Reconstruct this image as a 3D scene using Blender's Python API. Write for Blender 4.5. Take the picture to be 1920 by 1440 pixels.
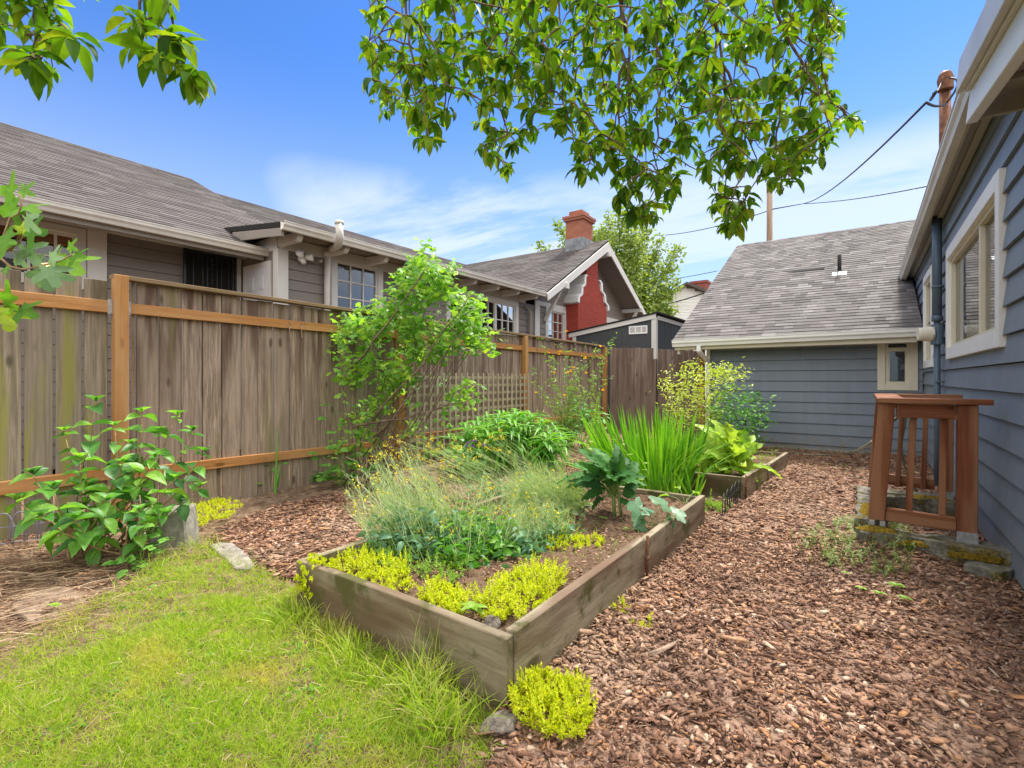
import bpy, math, random
import numpy as np
from mathutils import Vector
random.seed(7); RNG = np.random.default_rng(7)
rad = math.radians
for o in list(bpy.data.objects): bpy.data.objects.remove(o)
scene = bpy.context.scene
# ------------------------------------------------------------------ camera
CAM_H = 1.2; YAW = 35.4; FPX = 931.0; HOR = 710.0
cam_d = bpy.data.cameras.new("camera"); cam = bpy.data.objects.new("camera", cam_d)
scene.collection.objects.link(cam); scene.camera = cam
cam.location = (0, 0, CAM_H); cam.rotation_euler = (rad(90), 0, rad(YAW))
cam_d.sensor_width = 36; cam_d.lens = FPX/1920*36; cam_d.shift_y = (HOR-720)/1920
cam_d.clip_start = 0.05; cam_d.clip_end = 2000
# ------------------------------------------------------------------ sun and sky
SUN_EL, SUN_AZ = 60.0, 8.0      # azimuth measured clockwise from +Y: where the sun stands
sd = bpy.data.lights.new("sun", 'SUN'); so = bpy.data.objects.new("sun", sd); scene.collection.objects.link(so)
sd.energy = 3.3; sd.angle = rad(9); sd.color = (1.0, 0.95, 0.87)
_s = Vector((math.sin(rad(SUN_AZ))*math.cos(rad(SUN_EL)), math.cos(rad(SUN_AZ))*math.cos(rad(SUN_EL)), math.sin(rad(SUN_EL))))
so.rotation_euler = _s.to_track_quat('Z', 'Y').to_euler(); so.location = _s*30
w = bpy.data.worlds.new("World"); scene.world = w; w.use_nodes = True
nt = w.node_tree; N = nt.nodes; Lk = nt.links
for n in list(N): N.remove(n)
out = N.new('ShaderNodeOutputWorld'); bg = N.new('ShaderNodeBackground'); sky = N.new('ShaderNodeTexSky')
sky.sky_type = 'NISHITA'; sky.sun_disc = False; sky.sun_elevation = rad(SUN_EL); sky.sun_rotation = rad(SUN_AZ)
sky.air_density = 1.0; sky.dust_density = 0.3; sky.ozone_density = 2.0
tc = N.new('ShaderNodeTexCoord')
tint = N.new('ShaderNodeMix'); tint.data_type = 'RGBA'; tint.blend_type = 'MULTIPLY'; tint.inputs[0].default_value = 1
tint.inputs[7].default_value = (.33, .58, .94, 1)
Lk.new(sky.outputs[0], tint.inputs[6])
def wmath(op, a, b=None, c=None, clamp=False):
    m = N.new('ShaderNodeMath'); m.operation = op; m.use_clamp = clamp
    for i, x in enumerate((a, b, c)):
        if x is None: continue
        if isinstance(x, (int, float)): m.inputs[i].default_value = x
        else: Lk.new(x, m.inputs[i])
    return m.outputs[0]
sep = N.new('ShaderNodeSeparateXYZ'); Lk.new(tc.outputs['Generated'], sep.inputs[0])
# cloud plane projection: xy / (z + .12)
den = wmath('ADD', wmath('MAXIMUM', sep.outputs[2], 0.0), 0.16)
cx = wmath('DIVIDE', sep.outputs[0], den); cy = wmath('DIVIDE', sep.outputs[1], den)
cmb = N.new('ShaderNodeCombineXYZ'); Lk.new(cx, cmb.inputs[0]); Lk.new(cy, cmb.inputs[1])
mp = N.new('ShaderNodeMapping'); mp.inputs['Rotation'].default_value = (0, 0, rad(-35)); mp.inputs['Scale'].default_value = (0.7, 1.7, 1)
Lk.new(cmb.outputs[0], mp.inputs[0])
n1 = N.new('ShaderNodeTexNoise'); n1.inputs['Scale'].default_value = 0.9; n1.inputs['Detail'].default_value = 9; n1.inputs['Roughness'].default_value = 0.62; n1.inputs['Distortion'].default_value = 0.6
Lk.new(mp.outputs[0], n1.inputs[0])
def wramp(src, a, b):
    m = N.new('ShaderNodeMapRange'); m.interpolation_type = 'SMOOTHSTEP'
    Lk.new(src, m.inputs[0]); m.inputs[1].default_value = a; m.inputs[2].default_value = b
    return m.outputs[0]
azr = wmath('ADD', wmath('MULTIPLY', sep.outputs[0], math.cos(rad(YAW))), wmath('MULTIPLY', sep.outputs[1], math.sin(rad(YAW))))
wisp = wmath('MULTIPLY', wmath('MULTIPLY', wramp(n1.outputs[0], 0.30, 0.56), wramp(sep.outputs[2], 0.42, 0.32)), wramp(azr, -0.48, -0.34))
# low cumulus near the horizon
n2 = N.new('ShaderNodeTexNoise'); n2.inputs['Scale'].default_value = 5.2; n2.inputs['Detail'].default_value = 8; n2.inputs['Roughness'].default_value = 0.5
mp2 = N.new('ShaderNodeMapping'); mp2.inputs['Scale'].default_value = (1, 1, 2.6); mp2.inputs['Location'].default_value = (0.35, 0.1, 0.0)
Lk.new(tc.outputs['Generated'], mp2.inputs[0]); Lk.new(mp2.outputs[0], n2.inputs[0])
cum = wmath('MULTIPLY', wramp(n2.outputs[0], 0.50, 0.60), wramp(sep.outputs[2], 0.30, 0.20))
lowhaze = wmath('MULTIPLY', wramp(sep.outputs[2], 0.55, 0.02), 0.60)
cl = wmath('MAXIMUM', wmath('MAXIMUM', wmath('MULTIPLY', wisp, 0.72), cum), lowhaze, clamp=True)
mixc = N.new('ShaderNodeMix'); mixc.data_type = 'RGBA'
mixc.inputs[7].default_value = (4.1, 4.45, 4.85, 1)
Lk.new(cl, mixc.inputs[0]); Lk.new(tint.outputs[2], mixc.inputs[6])
# unseen bright cloud added overhead and behind the viewer as soft fill light
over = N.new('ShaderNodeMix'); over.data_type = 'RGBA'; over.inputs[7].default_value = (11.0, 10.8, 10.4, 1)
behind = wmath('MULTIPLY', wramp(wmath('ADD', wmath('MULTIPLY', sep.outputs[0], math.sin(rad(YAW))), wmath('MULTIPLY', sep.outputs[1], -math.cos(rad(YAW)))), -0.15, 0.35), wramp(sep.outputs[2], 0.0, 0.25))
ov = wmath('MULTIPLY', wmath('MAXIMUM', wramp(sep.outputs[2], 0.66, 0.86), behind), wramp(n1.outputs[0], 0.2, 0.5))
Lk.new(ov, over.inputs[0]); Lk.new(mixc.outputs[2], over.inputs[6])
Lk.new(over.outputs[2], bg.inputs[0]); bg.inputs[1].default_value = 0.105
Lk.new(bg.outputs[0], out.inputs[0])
scene.view_settings.view_transform = 'Standard'; scene.view_settings.look = 'None'
scene.view_settings.exposure = 1.2; scene.view_settings.gamma = 1.0
scene.cycles.max_bounces = 8; scene.cycles.transparent_max_bounces = 8

# ------------------------------------------------------------------ helpers
_y = rad(YAW)
FW = np.array([-math.sin(_y), math.cos(_y), 0.0]); RT = np.array([math.cos(_y), math.sin(_y), 0.0]); UP = np.array([0, 0, 1.0])
def ray(u, v): return FW + RT*(u-960)/FPX + UP*(HOR-v)/FPX
C0 = np.array([0, 0, CAM_H])
def at(u, v, x=None, y=None, z=None, d=None):
    """real world point seen at photo pixel (u, v) on the plane x=, y=, z= or at distance d"""
    r = ray(u, v)
    if x is not None: t = x/r[0]
    elif y is not None: t = y/r[1]
    elif z is not None: t = (z-CAM_H)/r[2]
    else: t = d
    return C0 + r*t
def unit(a):
    a = np.asarray(a, float); n = np.linalg.norm(a, axis=-1, keepdims=True); return a/np.maximum(n, 1e-9)
COL = scene.collection
def wloc(o):
    p = Vector((0, 0, 0))
    while o is not None: p += o.location; o = o.parent
    return p
def tag(o, label=None, cat=None, group=None, kind=None):
    if label: o['label'] = label
    if cat: o['category'] = cat
    if group: o['group'] = group
    if kind: o['kind'] = kind
    return o
def thing(name, label, cat, loc, group=None):
    o = bpy.data.objects.new(name, None); COL.objects.link(o); o.location = tuple(float(c) for c in loc)
    o.empty_display_size = 0.1
    return tag(o, label, cat, group)
def mkobj(name, V, F, mat, parent=None, smooth=False, bevel=0, origin=None):
    V = np.asarray(V, float).reshape(-1, 3)
    off = np.array(wloc(parent)) if parent is not None else (np.asarray(origin, float) if origin is not None else np.zeros(3))
    me = bpy.data.meshes.new(name)
    if isinstance(F, np.ndarray):
        k = F.shape[1]; me.vertices.add(len(V)); me.vertices.foreach_set('co', (V-off).astype(np.float32).ravel())
        me.loops.add(F.size); me.loops.foreach_set('vertex_index', F.astype(np.int32).ravel())
        me.polygons.add(len(F)); me.polygons.foreach_set('loop_start', np.arange(0, F.size, k, dtype=np.int32))
        me.update(calc_edges=True)
    else:
        me.from_pydata([tuple(c) for c in (V-off)], [], F)
    if smooth: me.polygons.foreach_set('use_smooth', np.ones(len(me.polygons), dtype=bool))
    me.materials.append(mat)
    o = bpy.data.objects.new(name, me); COL.objects.link(o)
    if parent is not None: o.parent = parent
    else: o.location = tuple(float(c) for c in off)
    if bevel:
        b = o.modifiers.new('bevel', 'BEVEL'); b.width = bevel; b.segments = 1; b.limit_method = 'ANGLE'
    return o
class MB:
    def __init__(s): s.V = []; s.F = []
    def add(s, V, F):
        n = len(s.V); s.V += [tuple(float(c) for c in p) for p in V]; s.F += [tuple(i+n for i in f) for f in F]; return s
    def box(s, x0, x1, y0, y1, z0, z1):
        V = [(x0,y0,z0),(x1,y0,z0),(x1,y1,z0),(x0,y1,z0),(x0,y0,z1),(x1,y0,z1),(x1,y1,z1),(x0,y1,z1)]
        return s.add(V, [(0,3,2,1),(4,5,6,7),(0,1,5,4),(1,2,6,5),(2,3,7,6),(3,0,4,7)])
    def bar(s, p, q, w, h, up=(0,0,1)):
        p = np.array(p, float); q = np.array(q, float); d = unit(q-p); a = np.array(up, float)
        sd_ = unit(np.cross(d, a)); u_ = np.cross(sd_, d)
        V = []
        for e in (p, q):
            for (i, j) in ((-1,-1),(1,-1),(1,1),(-1,1)): V.append(e+sd_*w/2*i+u_*h/2*j)
        return s.add(V, [(0,1,2,3),(7,6,5,4),(0,4,5,1),(1,5,6,2),(2,6,7,3),(3,7,4,0)])
    def prism(s, poly, ext):
        poly = [np.array(p, float) for p in poly]; n = len(poly); e = np.array(ext, float)
        V = poly+[p+e for p in poly]
        F = [tuple(range(n))[::-1], tuple(range(n, 2*n))]+[(i, (i+1) % n, (i+1) % n+n, i+n) for i in range(n)]
        return s.add(V, F)
    def tube(s, pts, r, n=6, cap=True):
        pts = [np.array(p, float) for p in pts]; m = len(pts)
        if isinstance(r, (int, float)): r = [r]*m
        V = []; F = []; ref = np.array([0.31, 0.17, 0.93])
        for i, p in enumerate(pts):
            d = unit(pts[min(i+1, m-1)]-pts[max(i-1, 0)])
            if abs(d@ref) > 0.95: ref = np.array([0.9, -0.3, 0.1])
            a = unit(np.cross(d, ref)); b = np.cross(d, a)
            for k in range(n):
                t = 2*math.pi*k/n; V.append(p+r[i]*(math.cos(t)*a+math.sin(t)*b))
        for i in range(m-1):
            for k in range(n):
                k2 = (k+1) % n; F.append((i*n+k, i*n+k2, (i+1)*n+k2, (i+1)*n+k))
        if cap: F.append(tuple(range(n))[::-1]); F.append(tuple((m-1)*n+k for k in range(n)))
        return s.add(V, F)
    def build(s, name, mat, parent=None, smooth=False, bevel=0, origin=None):
        return mkobj(name, s.V, s.F, mat, parent, smooth, bevel, origin)
def curve(p, q, sag=0.0, n=6, wob=0.0, bulge=None):
    p = np.array(p, float); q = np.array(q, float); L = np.linalg.norm(q-p); r = []
    for i in range(n+1):
        t = i/n; c = p*(1-t)+q*t
        c = c+np.array([0, 0, -sag*4*t*(1-t)])
        if bulge is not None: c = c+np.array(bulge)*4*t*(1-t)
        if wob and 0 < i < n: c = c+RNG.normal(0, wob*L, 3)
        r.append(c)
    return r
# -- leaves
def leafT(prof, fold=0.15, curl=0.25, wave=0.0):
    V = []; F = []
    for i, (t, wd) in enumerate(prof):
        y = t*(1-0.25*curl*t); z = -curl*t*t; wz = wave*math.sin(i*2.4)
        V += [(-wd/2, y, z, fold*wd+wz), (0, y, z, 0), (wd/2, y, z, fold*wd-wz)]
    for i in range(len(prof)-1):
        a = 3*i; F += [(a, a+1, a+4, a+3), (a+1, a+2, a+5, a+4)]
    return np.array(V), np.array(F)
OV = leafT([(0,.04),(.12,.45),(.32,.92),(.55,1),(.78,.62),(1,.03)], .22, .18)
OV2 = leafT([(0,.04),(.15,.5),(.4,1),(.65,.9),(.85,.5),(1,.03)], .32, .42)
HYD = leafT([(0,.06),(.1,.5),(.28,.95),(.48,1),(.68,.75),(.86,.32),(1,.02)], .3, .3)
LAN = leafT([(0,.3),(.3,1),(.6,.8),(1,.03)], .25, .45)
LAN0 = leafT([(0,.3),(.3,1),(.6,.8),(1,.03)], .2, .1)
BLADE = leafT([(0,.8),(.35,1),(.7,.7),(1,.02)], .2, .06)
BLADEC = leafT([(0,.8),(.3,1),(.55,.85),(.78,.55),(1,.02)], .2, .42)
def simple(curl):     # narrow blade: 2 quads + tip, 1 wide
    V = []; F = []
    for t, wd in ((0, .8), (.4, .9), (.75, .6), (1, .04)):
        V += [(-wd/2, t*(1-.3*curl*t), -curl*t*t), (wd/2, t*(1-.3*curl*t), -curl*t*t)]
    for i in range(3): F.append((2*i, 2*i+1, 2*i+3, 2*i+2))
    return np.array(V), np.array(F)
GR0 = simple(.15); GR1 = simple(.6); GR2 = simple(1.0)
QUAD = (np.array([(-.5,0,0),(.5,0,0),(.35,1,-.1),(-.35,1,-.1)]), np.array([(0,1,2,3)]))
def lobed(radii, cup=0.12):
    """outline radii over angle 0..360 (0 = tip direction +Y), quads as fan pairs"""
    n = len(radii); V = [(0, 0.28, 0)]
    for i, r in enumerate(radii):
        a = 2*math.pi*i/n; V.append((math.sin(a)*r, 0.28+math.cos(a)*r*0.72, -cup*r*r*1.4+0.03*math.sin(5*a)))
    F = [(0, 1+(i) % n, 1+(i+1) % n, 1+(i+2) % n) for i in range(0, n, 2)]
    return np.array(V), np.array(F)
FIG = lobed([1,.9,.5,.42,.5,.85,.92,.7,.42,.36,.42,.6,.5,.3,.12,.3,.5,.6,.42,.36,.42,.7,.92,.85,.5,.42,.5,.9], .1)
CUR = lobed([.75,.68,.42,.62,.66,.45,.5,.35,.12,.35,.5,.45,.66,.62,.42,.68], .2)
BRM = lobed([.95,.7,.55,.5,.45,.42,.38,.3,.2,.3,.38,.42,.45,.5,.55,.7], .2)
class LF:
    def __init__(s): s.V = []; s.F = []; s.n = 0
    def put(s, T, pos, d, nrm, L, W):
        TV, TF = T; pos = np.atleast_2d(pos); d = unit(np.atleast_2d(d)); nrm = np.atleast_2d(nrm)
        side = unit(np.cross(d, nrm)+1e-6); nn = np.cross(side, d)
        L = np.broadcast_to(L, len(pos))[:, None, None]; W = np.broadcast_to(W, len(pos))[:, None, None]
        X = pos[:, None, :]+side[:, None, :]*TV[None, :, 0:1]*W+d[:, None, :]*TV[None, :, 1:2]*L+nn[:, None, :]*TV[None, :, 2:3]*L
        if TV.shape[1] == 4: X = X+nn[:, None, :]*TV[None, :, 3:4]*W
        k = len(TV); F = TF[None]+(np.arange(len(pos))*k)[:, None, None]+s.n
        s.V.append(X.reshape(-1, 3)); s.F.append(F.reshape(-1, 4)); s.n += k*len(pos)
    def build(s, name, mat, parent=None, smooth=True, origin=None):
        return mkobj(name, np.concatenate(s.V), np.concatenate(s.F), mat, parent, smooth, 0, origin)
def rdir(n, zlo=-1, zhi=1):
    a = RNG.uniform(0, 2*math.pi, n); z = RNG.uniform(zlo, zhi, n); r = np.sqrt(np.maximum(0, 1-z*z))
    return np.stack([r*np.cos(a), r*np.sin(a), z], 1)
def inpoly(pts, poly):
    x, y = pts[:, 0], pts[:, 1]; ins = np.zeros(len(pts), bool); j = len(poly)-1
    for i in range(len(poly)):
        xi, yi = poly[i]; xj, yj = poly[j]
        c = ((yi > y) != (yj > y)) & (x < (xj-xi)*(y-yi)/(yj-yi+1e-12)+xi)
        ins ^= c; j = i
    return ins
def sample(poly, n):
    P = np.array(poly, float); lo = P.min(0); hi = P.max(0); res = np.zeros((0, 2))
    while len(res) < n:
        q = RNG.uniform(lo, hi, (max(4*n, 16), 2)); res = np.vstack([res, q[inpoly(q, poly)]])
    return res[:n]

# ------------------------------------------------------------------ materials
class M:
    def __init__(s, name, rough=0.7, spec=0.3):
        s.m = bpy.data.materials.new(name); s.m.use_nodes = True; s.t = s.m.node_tree; s.N = s.t.nodes; s.L = s.t.links
        s.b = s.N['Principled BSDF']; s.b.inputs['Roughness'].default_value = rough; s.b.inputs['Specular IOR Level'].default_value = spec
        s.tc = s.N.new('ShaderNodeTexCoord').outputs['Object']
    def isl(s): return s.N.new('ShaderNodeNewGeometry').outputs['Random Per Island']
    def coords(s, scale, rnd=0.0):
        mp = s.N.new('ShaderNodeMapping'); mp.inputs['Scale'].default_value = scale; src = s.tc
        if rnd:
            v = s.N.new('ShaderNodeVectorMath'); v.operation = 'ADD'; s.L.new(s.tc, v.inputs[0])
            k = s.math('MULTIPLY', s.isl(), rnd); s.L.new(k, v.inputs[1]); src = v.outputs[0]
        s.L.new(src, mp.inputs[0]); return mp.outputs[0]
    def math(s, op, a, b=None, clamp=False):
        m = s.N.new('ShaderNodeMath'); m.operation = op; m.use_clamp = clamp
        for i, x in enumerate((a, b)):
            if x is None: continue
            if isinstance(x, (int, float)): m.inputs[i].default_value = x
            else: s.L.new(x, m.inputs[i])
        return m.outputs[0]
    def noise(s, scale=5, detail=4, rough=.5, vec=None, dist=0):
        n = s.N.new('ShaderNodeTexNoise'); n.inputs['Scale'].default_value = scale; n.inputs['Detail'].default_value = detail
        n.inputs['Roughness'].default_value = rough; n.inputs['Distortion'].default_value = dist
        s.L.new(vec if vec is not None else s.tc, n.inputs[0]); return n.outputs[0]
    def voro(s, scale, vec=None):
        n = s.N.new('ShaderNodeTexVoronoi'); n.inputs['Scale'].default_value = scale
        s.L.new(vec if vec is not None else s.tc, n.inputs[0]); return n.outputs[0]
    def mr(s, src, a, b, c=0., d=1.):
        m = s.N.new('ShaderNodeMapRange'); m.interpolation_type = 'SMOOTHSTEP'; s.L.new(src, m.inputs[0])
        for i, x in enumerate((a, b, c, d)): m.inputs[i+1].default_value = x
        return m.outputs[0]
    def z(s):
        p = s.N.new('ShaderNodeSeparateXYZ'); s.L.new(s.tc, p.inputs[0]); return p.outputs[2]
    def ramp(s, src, cols):
        r = s.N.new('ShaderNodeValToRGB'); s.L.new(src, r.inputs[0]); e = r.color_ramp.elements
        while len(e) < len(cols): e.new(.5)
        for i, (p, c) in enumerate(cols): e[i].position = p; e[i].color = (*c, 1)
        return r.outputs[0]
    def mix(s, f, a, b, mode='MIX'):
        m = s.N.new('ShaderNodeMix'); m.data_type = 'RGBA'; m.blend_type = mode
        for i, x in ((0, f), (6, a), (7, b)):
            if isinstance(x, (int, float)): m.inputs[i].default_value = x
            elif isinstance(x, tuple): m.inputs[i].default_value = (*x, 1)
            else: s.L.new(x, m.inputs[i])
        return m.outputs[2]
    def col(s, c):
        if isinstance(c, tuple): s.b.inputs[0].default_value = (*c, 1)
        else: s.L.new(c, s.b.inputs[0])
        s.c = c; return s
    def bump(s, h, strength=.4, dist=.01):
        b = s.N.new('ShaderNodeBump'); b.inputs['Strength'].default_value = strength; b.inputs['Distance'].default_value = dist
        s.L.new(h, b.inputs['Height']); s.L.new(b.outputs[0], s.b.inputs['Normal']); return s
    def translucent(s, f=.35, gain=(1.55, 1.6, .6)):
        t = s.N.new('ShaderNodeBsdfTranslucent'); mx = s.N.new('ShaderNodeMixShader'); mx.inputs[0].default_value = f
        g = s.mix(1., s.c, gain, 'MULTIPLY'); s.L.new(g, t.inputs[0])
        o = s.N['Material Output']; s.L.new(s.b.outputs[0], mx.inputs[1]); s.L.new(t.outputs[0], mx.inputs[2]); s.L.new(mx.outputs[0], o.inputs[0]); return s
def leafm(name, cols, tr=.35, rough=.45, spec=.35, patch=None):
    m = M(name, rough, spec); r = m.isl()
    n = len(cols); c = m.ramp(r, [(i/(n-1), cc) for i, cc in enumerate(cols)])
    v = m.noise(40, 3); c = m.mix(m.mr(v, .35, .75, 0, .35), c, tuple(x*.62 for x in cols[0]))
    if patch: c = m.mix(m.mr(m.noise(2.1, 4), .50, .66, 0, .85), c, patch)
    m.col(c); m.bump(v, .25, .003); m.translucent(tr); return m.m
def woodm(name, c1, c2, scale, rough=.75, moss=0., stain=None, mosscol=(.16,.17,.03), zt=None, knots=True, green=None, bumps=.5):
    m = M(name, rough, .2); vec = m.coords(scale, 13.7)
    g = m.noise(1.0, 8, .62, vec, .6); fine = m.noise(3.2, 5, .7, vec)
    c = m.mix(m.mr(g, .3, .7), c1, c2)
    c = m.mix(m.mr(fine, .45, .75, 0, .5), c, tuple(x*.5 for x in c1))
    c = m.mix(m.mr(m.isl(), 0, 1, 0, .6), c, tuple(x*.6 for x in c2))
    if knots:
        ks = tuple(1.0 if q >= 5 else 2.6/ max(scale) * 8 for q in scale)
        kv = m.voro(1.0, m.coords(tuple((5.5 if q >= 5 else 2.2) for q in scale), 9.1))
        c = m.mix(m.mr(kv, .16, .06, 0, .75), c, tuple(x*.35 for x in c1))
    if stain:
        st = m.noise(1.0, 3, .5, m.coords(tuple(q*.22 if q >= 5 else .8 for q in scale), 5.3))
        f = m.mr(st, .44, .62, 0, .75)
        if zt: f = m.math('MULTIPLY', f, m.mr(m.z(), zt[0], zt[1]))
        c = m.mix(f, c, stain)
    if green:
        f = m.mr(m.noise(1.0, 4, .6, m.coords(tuple(q*.16 if q >= 5 else .55 for q in scale), 3.1)), green[1], green[2], 0, .75)
        c = m.mix(f, c, green[0])
    if moss:
        f = m.mr(m.noise(6, 5, .6), .62-moss*.25, .75-moss*.2); c = m.mix(f, c, mosscol)
    m.col(c); m.bump(m.math('ADD', g, m.math('MULTIPLY', fine, .6)), bumps, .006); return m.m
def paintm(name, c, rough=.5, dirt=.25, bump=.15, grain=(4, 4, 60), gs=1., spec=.35, dcol=None, splash=False):
    m = M(name, rough, spec); n = m.noise(2.2, 6, .6); k = m.mix(m.mr(n, .4, .75, 0, dirt), c, dcol or tuple(x*.55 for x in c))
    k = m.mix(m.mr(m.noise(23, 4, .6), .55, .8, 0, dirt*.8), k, tuple(x*.6 for x in c)); k = m.mix(m.math('MULTIPLY', m.isl(), .22), k, tuple(x*.8 for x in c))
    if splash: k = m.mix(m.mr(m.noise(1., 4, .6, m.coords((7,7,.5))), .45, .7, 0, .35), k, tuple(x*1.25 for x in c))
    if splash: k = m.mix(m.math('MULTIPLY', m.mr(m.z(), .45, .0, 0, .7), m.mr(m.noise(9, 6, .7), .35, .65)), k, (.20,.155,.115))
    m.col(k); m.bump(m.noise(gs, 6, .7, m.coords(grain, 7.)), bump, .004); return m.m
MAT = {}
MAT['fence'] = woodm('fence_wood', (.165,.118,.085), (.44,.335,.25), (34,34,2.2), stain=(.075,.034,.022), zt=(.3,1.8), green=((.17,.16,.06), .57, .72), bumps=.6)
MAT['fence_old'] = woodm('weathered_fence_wood', (.15,.12,.08), (.38,.31,.22), (38,38,1.6), stain=(.07,.055,.03), zt=(1.6,1.95), green=((.26,.25,.05), .55, .68))
MAT['fence_grey'] = woodm('grey_fence_wood', (.14,.10,.08), (.31,.23,.185), (38,38,1.6), stain=(.10,.06,.045), zt=(.2,1.2))
MAT['rail'] = woodm('rail_wood', (.30,.125,.038), (.58,.27,.085), (34,2,34), moss=.10, mosscol=(.22,.15,.05), knots=True, bumps=.6, stain=(.44,.24,.10))
MAT['post'] = woodm('post_wood', (.29,.125,.038), (.54,.255,.085), (34,34,2), moss=.10, mosscol=(.22,.16,.05), bumps=.6, stain=(.42,.24,.10))
MAT['cap'] = woodm('cap_wood', (.17,.115,.06), (.33,.22,.12), (30,2,30), moss=.3, bumps=.5)
MAT['lattice'] = woodm('lattice_wood', (.30,.25,.16), (.48,.41,.28), (30,30,6), moss=.12, knots=False)
MAT['bed_y'] = woodm('bed_board_long', (.145,.115,.07), (.42,.35,.24), (26,3.2,26), moss=.46, mosscol=(.085,.08,.028), stain=(.12,.06,.035))
MAT['bed_x'] = woodm('bed_board_short', (.125,.095,.055), (.37,.30,.20), (3.2,26,26), moss=.52, mosscol=(.085,.08,.028), stain=(.10,.055,.03))
MAT['red'] = woodm('red_stained_wood', (.105,.034,.017), (.27,.088,.038), (44,44,3), stain=(.30,.15,.08), moss=0., bumps=.8)
MAT['redh'] = woodm('red_stained_rail', (.105,.034,.017), (.27,.088,.038), (3,44,44), stain=(.30,.15,.08), moss=0., bumps=.8)
MAT['pole'] = woodm('pole_wood', (.17,.11,.07), (.34,.23,.15), (20,20,1.0), knots=False)
MAT['blue'] = paintm('blue_paint', (.168,.204,.250), .5, .25, .4, (2.2,2.2,55), 1., splash=True)
MAT['bluedark'] = paintm('blue_pipe_paint', (.085,.125,.165), .4, .2, .1)
MAT['taupe'] = paintm('taupe_paint', (.20,.172,.152), .6, .15, .3, (2,2,40))
MAT['taupe2'] = paintm('taupe_eave_paint', (.26,.225,.19), .6, .3, .2)
MAT['trim'] = paintm('trim_paint', (.60,.575,.54), .55, .15, .12)
MAT['cream'] = paintm('cream_paint', (.66,.61,.50), .5, .2, .12)
MAT['white'] = paintm('white_paint', (.78,.77,.75), .45, .12, .08)
MAT['gutter'] = paintm('gutter_paint', (.60,.56,.50), .4, .35, .05, dcol=(.25,.21,.15))
MAT['soffit'] = paintm('soffit_paint', (.34,.32,.26), .6, .3, .15)
MAT['charcoal'] = paintm('charcoal_paint', (.050,.054,.058), .6, .2, .3)
MAT['doorw'] = paintm('door_paint', (.62,.61,.62), .4, .1, .03)
MAT['vinyl'] = paintm('vinyl_frame', (.66,.60,.46), .35, .15, .03)
m = M('black_iron', .4, .5); m.col((.012,.012,.014)); MAT['iron'] = m.m
m = M('galvanised', .35, .5); m.b.inputs['Metallic'].default_value = .9; m.col(m.mix(m.mr(m.noise(30), .3, .7), (.42,.43,.44), (.62,.63,.64))); MAT['galv'] = m.m
m = M('rusty_steel', .7, .3); m.b.inputs['Metallic'].default_value = .4; m.col(m.mix(m.mr(m.noise(14, 6), .35, .65), (.13,.055,.03), (.24,.115,.065))); MAT['rust'] = m.m
m = M('cable', .6, .3); m.col((.045,.043,.045)); MAT['cable'] = m.m
m = M('window_wire', .45, .4); m.col((.20,.20,.24)); MAT['wire'] = m.m
m = M('hose_rubber', .45, .4); m.col((.20,.22,.14)); MAT['hose'] = m.m
def shingle(name, cols):
    m = M(name, .9, .15); c = m.ramp(m.isl(), cols); g = m.noise(160, 3, .7)
    c = m.mix(m.mr(g, .45, .75, 0, .55), c, (.03,.028,.028)); c = m.mix(m.mr(m.noise(190, 2), .58, .75, 0, .35), c, (.45,.43,.42))
    c = m.mix(m.mr(m.noise(.8, 3), .5, .75, 0, .35), c, (.09,.08,.07))
    m.col(c); m.bump(g, .5, .004); return m.m
MAT['shingle'] = shingle('grey_shingle', [(0,(.085,.076,.074)),(.35,(.135,.121,.117)),(.8,(.160,.146,.141)),(1,(.225,.208,.202))])
MAT['shingle_n'] = shingle('brown_shingle', [(0,(.070,.060,.056)),(.5,(.102,.089,.084)),(1,(.14,.125,.118))])
m = M('roof_felt', .9, .1); m.col((.03,.028,.028)); MAT['felt'] = m.m
def glassm(name, tint=(.02,.024,.028), op=.75):
    m = M(name, .03, .6); m.col(tint); tr = m.N.new('ShaderNodeBsdfTransparent'); mx = m.N.new('ShaderNodeMixShader')
    fr = m.N.new('ShaderNodeFresnel'); fr.inputs[0].default_value = 1.5; gl = m.N.new('ShaderNodeBsdfGlossy'); gl.inputs['Roughness'].default_value = .01
    mx2 = m.N.new('ShaderNodeMixShader'); m.L.new(m.math('ADD', m.math('MULTIPLY', fr.outputs[0], .7), .015, True), mx2.inputs[0])
    mx.inputs[0].default_value = op; m.L.new(tr.outputs[0], mx.inputs[1]); m.L.new(m.b.outputs[0], mx.inputs[2])
    m.L.new(mx.outputs[0], mx2.inputs[1]); m.L.new(gl.outputs[0], mx2.inputs[2]); m.L.new(mx2.outputs[0], m.N['Material Output'].inputs[0]); return m.m
MAT['glass'] = glassm('window_glass', (.03,.035,.035), .85); MAT['glassc'] = glassm('clear_window_glass', (.03,.035,.04), .12)
m = M('dark_interior', .8, .1); m.col((.02,.018,.016)); MAT['dark'] = m.m
m = M('curtain', .8, .1); m.col((.62,.58,.47)); m.translucent(.3, (1,1,1)); MAT['curtain'] = m.m
m = M('warm_lamp', .5, .3); m.col((.8,.5,.2)); m.b.inputs['Emission Color'].default_value = (1,.62,.25,1); m.b.inputs['Emission Strength'].default_value = 1.6; MAT['lampglow'] = m.m
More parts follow.
